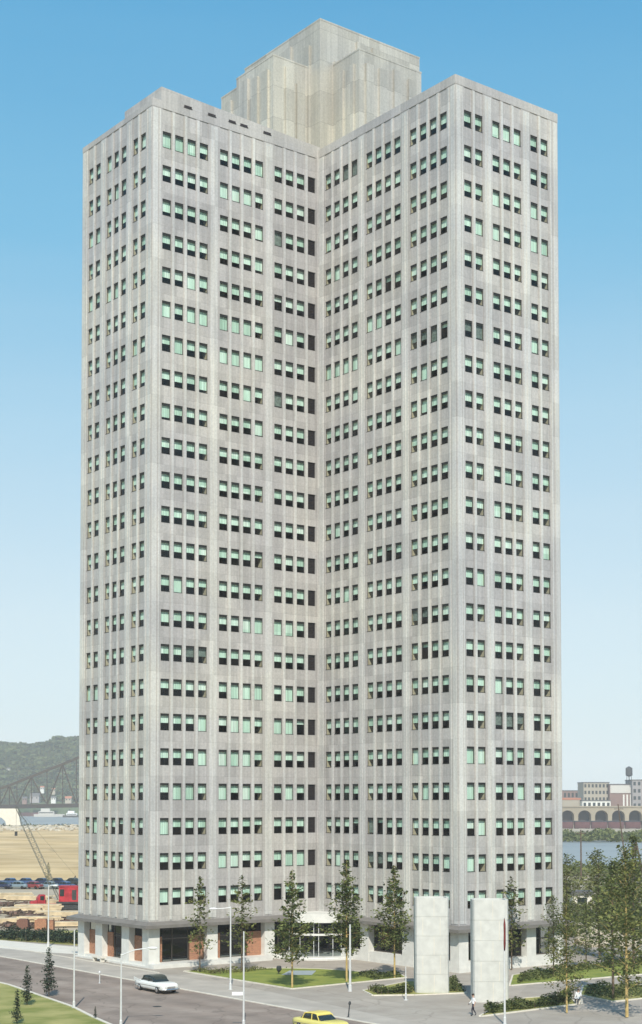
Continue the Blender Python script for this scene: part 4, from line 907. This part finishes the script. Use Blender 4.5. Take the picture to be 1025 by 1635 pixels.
a1, a2, a3, a4 = L_(bp(-480,dk(-480),-1)), L_(bp(460,dk(460),-1)), L_(bp(460,dk(460),15)), L_(bp(-480,dk(-480),15))
b.hexa([p-Vector((0,0,2.4)) for p in (a1,a2,a3,a4)]+[a1,a2,a3,a4]); fixn(b.build('deck', M['truss'], br))
b = MB()
for x,y in top[::2]: b.bar(L_(bp(x,y,0)), L_(bp(x,y,14)), .7)
b.build('brace', M['truss'], br)
b = MB()                                         # near stone pier with an arched opening
x0, x1 = 2, 24; yt, yb = 1291, 1318
arch = [(x0-22,yb),(x0-22,yt),(x1+4,yt),(x1+9,yb),(x0+8,yb),(x0+6,1311),(x0+1,1306),(x0-6,1304),(x0-13,1306),(x0-17,1311),(x0-17,yb)]
f0 = [L_(far(x,y,D-4)) for x,y in arch]; f1 = [L_(far(x,y,D+22)) for x,y in arch]
nn = len(arch)
for (i,j,k,l) in ((0,1,9,10),(1,2,7,8),(2,3,4,5),(2,5,6,7),(1,8,9,9)):
    ids = [i,j,k,l] if k != l else [i,j,k]
    b.poly([f0[t] for t in ids]); b.poly([f1[t] for t in reversed(ids)])
for i in range(nn): j = (i+1)%nn; b.poly([f0[i],f0[j],f1[j],f1[i]])
fixn(b.build('pier', M['bright'], br))
b = MB(); b.hexa([L_(far(x,y,D+d)) for x,y,d in ((24,1318,1),(32,1318,1),(32,1318,12),(24,1318,12))]+[L_(far(x,y,D+d)) for x,y,d in ((19,1287,1),(25,1287,1),(25,1287,12),(19,1287,12))]); fixn(b.build('pier', M['steel'], br))

# the wooded hill across the river
HD0, HD1, HD2 = 1990.0, 2420.0, 2900.0
ridge = [(-500,1190),(-300,1186),(-100,1186),(0,1184),(25,1180),(50,1182),(75,1181),(90,1172),(105,1174),(122,1171),(180,1176),(300,1190),(450,1215),(600,1240),(750,1262),(900,1276),(1000,1281),(1100,1284)]
from mathutils import noise
def ridge_y(x):
    for (xa,ya),(xb,yb) in zip(ridge, ridge[1:]):
        if x <= xb: return ya+(yb-ya)*(x-xa)/(xb-xa)
    return ridge[-1][1]
mb = MB(); NX, NY = 420, 36
for j in range(NY+1):
    t = j/NY
    for i in range(NX+1):
        x = -500+1600*i/NX
        d = HD0+(HD1-HD0)*min(1,t/.7) if t <= .7 else HD1+(HD2-HD1)*(t-.7)/.3
        top_z = far(x, ridge_y(x), HD1).z-15
        prof = (math.sin(min(1,t/.7)*math.pi/2)**.85) if t <= .7 else 1-.7*(t-.7)/.3
        p = far(x, 1290, d); z = top_z*prof
        z += (noise.noise(Vector((p.x*.013,p.y*.013,.3)))*10+noise.noise(Vector((p.x*.05,p.y*.05,2.3)))*5)*min(1,t*6)*min(1,max(0,top_z-5)/40)
        mb.v.append((p.x,p.y,max(-1,z)))
for j in range(NY):
    for i in range(NX): a = j*(NX+1)+i; mb.f.append((a,a+1,a+NX+2,a+NX+1)); mb.m.append(0)
hill = fixn(structure('hill', mb, M['forest']))
hv = [tuple(v) for v in mb.v]
# tree crowns over the hillside, one uncountable mass
mb = MB(); rr = random.Random(5)
for i in range(13000):
    j = rr.randrange(2, int(NY*.74)); k = rr.randrange(int(NX*.24), int(NX*.44)); p = Vector(hv[j*(NX+1)+k])+Vector((rr.uniform(-3,3),rr.uniform(-3,3),rr.uniform(-1,3)))
    s_ = rr.uniform(2.2,5.5)
    for q in range(3):
        n_ = Vector((rr.gauss(0,1),rr.gauss(0,1),rr.gauss(.6,.7))).normalized(); u = n_.orthogonal().normalized()*s_*.6; v_ = n_.cross(u); c = p+Vector((rr.gauss(0,s_*.3),rr.gauss(0,s_*.3),rr.uniform(0,s_*.7)))
        mb.poly([c-u,c-v_,c+u,c+v_])
M['farleaf'] = mat_leaf('hill_leaves', (.028,.060,.020), (.14,.17,.06), .03)
tag(mb.build('hillside_woods', M['farleaf']), kind='stuff')
def house(px, py, d, w_, h_, wallm, roofm, label, name='hillside_house', nwin=2, grp=None, flat=False):
    q = far(px, py, d); root = empty(name, q, math.atan2(RT.y,RT.x), label=label, cat='house' if 'house' in name and 'ware' not in name else 'building', group=grp)
    b = MB(); dp = w_*.8; b.box(-w_/2,-dp,-4,w_/2,0,h_); b.build('wall', M[wallm], root)
    b = MB()
    if flat: b.box(-w_/2-.3,-dp-.3,h_,w_/2+.3,.3,h_+.6)
    else:
        e = .4; b.loft([[(-w_/2-e,-dp-e,h_),(-w_/2-e,e,h_),(-w_/2-e,-dp/2,h_+w_*.35)],[(w_/2+e,-dp-e,h_),(w_/2+e,e,h_),(w_/2+e,-dp/2,h_+w_*.35)]])
    fixn(b.build('roof', M[roofm], root))
    rows = max(1, int(h_/3.6))
    for r_ in range(rows):
        for i in range(nwin):
            x = -w_/2+w_*(i+.5)/nwin; z = (r_+.35)*h_/rows; k = MB(); ww = min(1.6, w_/nwin*.5)
            k.box(x-ww/2,-dp-.06,z,x+ww/2,-dp+.02,z+h_/rows*.45); k.build('window', M['carglass'], root)
    return root
for (x,y,d,w_,h_,wm,rm,lab) in ((14,1232,2160,4.5,4,'stone','roof_grey','pale house high on the hill, farthest left'),(28,1237,2150,5,4,'stone','roof_red','pale house just right of the highest left one'),(68,1262,2020,5,4,'stone','roof_red','pale house on the hill behind the bridge truss'),(86,1264,2015,4,3.2,'facade_beige','roof_red','small house with reddish roof under the truss'),
        (104,1238,2120,4,3.2,'facade_beige','roof_grey','small beige house on the upper hill near the tower edge'),(57,1277,1985,12,4.5,'facade_grey','roof_grey','dark riverside building under the bridge truss'),(86,1278,1984,6,3.5,'stone','roof_grey','white riverside building under the truss'),(40,1279,1984,6,3.5,'facade_brown','roof_grey','brown riverside building left of the dark one'),(110,1279,1984,8,3.5,'facade_beige','roof_red','riverside building beside the tower edge')):
    house(x,y,d,w_,h_,wm,rm,lab)
# boats
def boat(px, py, L, H, hullm, cabm, label, cat='boat'):
    q = at(px, py); root = empty('river_boat', (q.x,q.y,0), math.atan2(RT.y,RT.x), label=label, cat=cat)
    b = MB(); b.loft([[(x,-w_,0.0),(x,w_,0.0),(x,w_*1.15,H),(x,-w_*1.15,H)] for x,w_ in ((-L/2,L*.10),(L*.25,L*.12),(L*.42,L*.07),(L*.5,.2))]); fixn(b.build('hull', M[hullm], root))
    if cabm:
        b = MB(); b.box(-L*.35,-L*.08,H,L*.15,L*.08,H*2.1); b.box(-L*.28,-L*.06,H*2.1,L*.02,L*.06,H*3.2); c = b.build('cabin', M[cabm], root)
        k = MB(); k.box(-L*.33,-L*.083,H*1.35,L*.13,-L*.0801,H*1.75); k.build('window', M['carglass'], c)
        k = MB(); k.tube([(-L*.2,0,H*3.2),(-L*.2,0,H*4.2)], L*.02, 8); k.build('funnel', M['steel'], root)
    else:
        b = MB(); b.box(-L*.42,-L*.08,H,L*.3,L*.08,H*1.3); b.build('cargo', M['wagon'], root)
boat(79,1304,38,3.2,'facade_white','facade_white','white river boat with stacked cabins on the far water')
boat(52,1303,60,3.5,'wagon',None,'long low brown barge on the far water, left of the white boat','barge')
boat(118,1305,26,2.4,'steel','white','small boat on the water beside the tower edge')
# boulders along the near river bank
def boulders(name, x0, x1, y0, y1, n, s0, seed):
    r = random.Random(seed); mb = MB()
    for i in range(n):
        q = at(r.uniform(x0,x1), r.uniform(y0,y1)); s_ = s0*r.uniform(.5,1.6); bm = bmesh.new(); bmesh.ops.create_icosphere(bm, subdivisions=1, radius=s_)
        b = len(mb.v)
        for v in bm.verts: k = 1+r.uniform(-.3,.3); mb.v.append((q.x+v.co.x*k*1.4, q.y+v.co.y*k*1.4, v.co.z*k*.7+s_*.2))
        for f in bm.faces: mb.f.append(tuple(b+v.index for v in f.verts)); mb.m.append(0)
        bm.free()
    return tag(mb.build(name, M['rock']), kind='stuff')
boulders('bank_boulders', -10, 130, 1319, 1327, 150, 1.4, 3)
boulders('rubble', 925, 1000, 1480, 1512, 40, .8, 5)
def bush_row(name, x0, x1, y0, y1, n, hgt, size, m, seed):
    r = random.Random(seed); mb = MB()
    for i in range(n):
        fx = r.random(); q = at(x0+(x1-x0)*fx, y0+(y1-y0)*r.random()); hh = hgt*(.45+.55*abs(math.sin(fx*31+seed)+math.sin(fx*13))*.5)
        c = Vector((q.x+r.gauss(0,size),q.y+r.gauss(0,size),hh*r.random()**.6)); n_ = Vector((r.gauss(0,.8),r.gauss(0,.8),1)).normalized(); e = size*r.uniform(.5,1.3); u = n_.orthogonal().normalized(); u.rotate(Matrix.Rotation(r.uniform(0,6.28),3,n_)); v_ = n_.cross(u)
        mb.poly([c-u*e*.5,c-v_*e*.35,c+u*e*.5,c+v_*e*.35])
    return tag(mb.build(name, M[m]), kind='stuff')
bush_row('bank_scrub', -10, 130, 1318, 1322, 500, 1.8, 1.4, 'leaf', 4)
bush_row('bank_scrub', 885, 1100, 1336, 1345, 4200, 4.5, 2.0, 'leaf_olive', 6)
bush_row('bank_scrub', 885, 1100, 1388, 1400, 2200, 2.4, 1.0, 'leaf_olive', 8)
bush_row('bank_scrub', 885, 1100, 1400, 1440, 3200, 1.6, .8, 'cover', 9)
bush_row('bank_scrub', 875, 1100, 1440, 1500, 5500, 1.2, .6, 'hedge', 10)

# ================================================================== RIGHT: FAR BANK
def block(name, x0, x1, yt, yb, d, dep, wm, label, rows=0, cols_=0, rm='roof_grey', roofh=.8):
    q = far((x0+x1)/2, yb, d); w_ = (x1-x0)*d/FPX; h_ = (yb-yt)*d/FPX
    root = empty(name, q, math.atan2(RT.y,RT.x), label=label, cat='building')
    b = MB(); b.box(-w_/2,-dep if False else 0,-8,w_/2,dep,h_); wo = b.build('wall', M[wm], root)
    b = MB(); b.box(-w_/2-.4,-.4,h_,w_/2+.4,dep+.4,h_+roofh); b.build('roof', M[rm], root)
    for r_ in range(rows):
        for i in range(cols_):
            x = -w_/2+w_*(i+.5)/cols_; z = h_*(r_+.3)/rows; k = MB(); k.box(x-w_/cols_*.28,-.08,z,x+w_/cols_*.28,.05,z+h_/rows*.5); k.build('window', M['carglass'], root)
    return root
block('warehouse', 932,973,1250,1292,1400,30,'facade_beige','beige warehouse with rows of windows across the right river',4,7)
wb = block('warehouse', 973.5,1009,1253,1292,1392,32,'facade_brown','brown warehouse carrying a blank white sign board',0,0)
b = MB(); w_ = 35*1392/FPX; h_ = 39*1392/FPX; b.box(-w_/2+.5,-.5,h_*.66,w_/2-.5,-.05,h_*.98); b.build('sign_board', M['facade_white'], wb)
for i in range(3): b = MB(); b.box(2+i*3.2,-.3,0,3.4+i*3.2,.02,h_*.6); b.build('window', M['stone'], wb)
block('warehouse', 1010,1075,1246,1292,1385,30,'facade_grey','grey warehouse cut by the right picture edge',4,9)
block('mill_building', 893,930,1263,1292,1500,26,'facade_brown','low brown mill building beside the right tower edge',2,6)
block('low_shed', 897,927,1277,1292,1300,12,'facade_beige','low shed with orange roof before the mill',0,0,'roof_red',1.6)
block('low_shed', 930,975,1279,1292,1290,10,'stone','low white shed in front of the beige warehouse',1,6)
wt = empty('water_tank', far(1004.5,1251,1395), label='dark water tank on legs above the far warehouse roof', cat='water tank')
b = MB(); n = 14; rg = lambda r_, z: [(r_*math.cos(2*math.pi*i/n), r_*math.sin(2*math.pi*i/n), z) for i in range(n)]
b.loft([rg(.5,6.2),rg(3.1,7.4),rg(3.1,14.2),rg(.4,15.8)]); b.build('tank', M['steel'], wt)
for i in range(4):
    b = MB(); a = math.pi/4+i*math.pi/2; b.bar((2.4*math.cos(a),2.4*math.sin(a),-3),(1.9*math.cos(a),1.9*math.sin(a),7.3),.5); b.build('leg', M['steel'], wt)
# cream viaduct with arches
vd = empty('stone_viaduct', far(945,1309,1180), math.atan2(RT.y,RT.x), label='cream arched viaduct across the right river', cat='viaduct')
sc_m = 1180/FPX; b = MB(); H1, H2, dp = 0.0, 20*sc_m, 8.0
xs0, xs1 = -52*sc_m, 130*sc_m; span = 27*sc_m; rad = 10.2*sc_m; x = xs0
zc = 6.5*sc_m
k_ = 0
while x < xs1:
    cxm = x+span/2; na = 10
    arc_ = [(cxm+rad*math.cos(math.pi*i/na), zc+rad*.85*math.sin(math.pi*i/na)) for i in range(na+1)]   # right to left
    for y in (0, dp):
        b.poly([(x,y,-6),(cxm-rad,y,-6),(cxm-rad,y,zc),(x,y,zc)]); b.poly([(cxm+rad,y,-6),(x+span,y,-6),(x+span,y,zc),(cxm+rad,y,zc)])
        for (xa,za),(xb,zb) in zip(arc_, arc_[1:]): b.poly([(xa,y,za),(xa,y,H2),(xb,y,H2),(xb,y,zb)])
        b.poly([(x,y,zc),(cxm-rad,y,zc),(cxm-rad,y,H2),(x,y,H2)]); b.poly([(cxm+rad,y,zc),(x+span,y,zc),(x+span,y,H2),(cxm+rad,y,H2)])
    for (xa,za),(xb,zb) in zip(arc_, arc_[1:]): b.poly([(xa,0,za),(xb,0,zb),(xb,dp,zb),(xa,dp,za)])
    b.poly([(cxm-rad,0,-6),(cxm-rad,dp,-6),(cxm-rad,dp,zc),(cxm-rad,0,zc)]); b.poly([(cxm+rad,0,-6),(cxm+rad,dp,-6),(cxm+rad,dp,zc),(cxm+rad,0,zc)])
    x += span
b.poly([(xs0,0,H2),(x,0,H2),(x,dp,H2),(xs0,dp,H2)]); b.build('arcade', M['facade_cream'], vd)
b = MB(); b.poly([(xs0,dp-.02,-6),(x,dp-.02,-6),(x,dp-.02,H2-.01),(xs0,dp-.02,H2-.01)]); b.build('arch_shade_sheet', M['louver'], vd)  # dark sheet added behind the arches in place of their inner shade
b = MB(); b.box(xs0,-.6,H2+.01,x,dp+.6,H2+1.0); b.build('parapet', M['facade_cream'], vd)
# freight wagons along the far bank
for i in range(7):
    q = far(903+i*27.0, 1325.5, 1010); w_ = 25*1010/FPX; root = empty('freight_wagon', q, math.atan2(RT.y,RT.x), label=['brown freight wagon nearest the tower edge','second freight wagon from the tower edge','third freight wagon, under the first arches','freight wagon in the middle of the train','freight wagon below the white sign board','freight wagon left of the leaning pole','last freight wagon at the right edge'][i], cat='wagon', group='freight wagons on the far bank')
    b = MB(); b.box(-w_/2,0,1.2,w_/2,3,5.6); b.build('body', M['wagon'], root)
    b = MB(); b.loft([[(-w_/2-.1,-.1,5.6),(-w_/2-.1,3.1,5.6),(-w_/2-.1,1.5,6.2)],[(w_/2+.1,-.1,5.6),(w_/2+.1,3.1,5.6),(w_/2+.1,1.5,6.2)]]); fixn(b.build('roof', M['steel'], root))
    for x in (-w_*.35, w_*.35): b = MB(); b.box(x-1.2,.2,0,x+1.2,2.8,1.199); b.build('bogie', M['steel'], root)
    b = MB(); b.box(-1,-.08,1.4,1,0.02,5.2); b.build('door', M['wagon'], root)
mb = MB(); e0, e1, e2, e3 = far(860,1334,1000), far(1300,1334,1000), far(1300,1334,1030), far(860,1334,1030)
t0, t1, t2, t3 = far(860,1325.6,1004), far(1300,1325.6,1004), far(1300,1325.6,1030), far(860,1325.6,1030)
mb.hexa([e0,e1,e2,e3]+[t0,t1,t2,t3]); fixn(structure('embankment', mb, M['verge']))
def upole(px, yb, yt, label, lean=0.0, arms=True):
    q = at(px, yb); d = (q-CAM).dot(FW); h = (yb-yt)*d/FPX; root = empty('utility_pole', q, math.atan2(RT.y,RT.x), label=label, cat='utility pole')
    t = Vector((lean*h,0,h)); b = MB(); b.tube([(0,0,-.2), t], [.2,.13], 8); b.build('post', M['wood'], root)
    if arms:
        b = MB(); c = t*.93; b.box(c.x-1.1,-.16,c.z-.07,c.x+1.1,-.02,c.z+.07); ar = b.build('crossarm', M['wood'], root)
        k = MB(); [k.tube([(c.x+x,-.09,c.z+.07),(c.x+x,-.09,c.z+.25)], .05, 6) for x in (-1,-.4,.4,1)]; k.build('insulator', M['chrome'], ar)
upole(928,1408,1325,'slim timber pole standing before the right river')
upole(1001,1395,1284,'dark leaning timber pole at the right, tallest against the far bank', -.12, True)
af = empty('timber_derrick', at(1016,1410), math.atan2(RT.y,RT.x), label='dark timber A frame derrick at the right river edge', cat='derrick')
for x in (-1.8,1.8): b = MB(); b.tube([(x,0,0),(0,0,8.8)], [.3,.2], 8); b.build('leg', M['wood'], af)
b = MB(); b.tube([(.2,2.5,0),(0,0,8.6)], [.2,.16], 8); b.build('stay', M['wood'], af); b = MB(); b.box(-1.05,-.1,3.6,1.05,.1,3.9); b.build('brace', M['wood'], af)
hb = at(925,1446)
house(925,1450,(hb-CAM).dot(FW),3.2,2.4,'bright','roof_grey','small cream shed with a flat grey roof among the right trees','garden_shed',1,None,True)
# haze between the near street and the far hill
mh = bpy.data.materials.new('haze'); mh.use_nodes = True; n = mh.node_tree; n.nodes.clear()
pv = n.nodes.new('ShaderNodeVolumePrincipled'); pv.inputs['Color'].default_value = (.96,.98,1,1); pv.inputs['Density'].default_value = .00016; pv.inputs['Anisotropy'].default_value = -.1
out = n.nodes.new('ShaderNodeOutputMaterial'); n.links.new(pv.outputs[0], out.inputs['Volume'])
mb = MB(); mb.box(-4300,-4300,-9,4300,4300,190); tag(mb.build('haze', mh), kind='stuff')
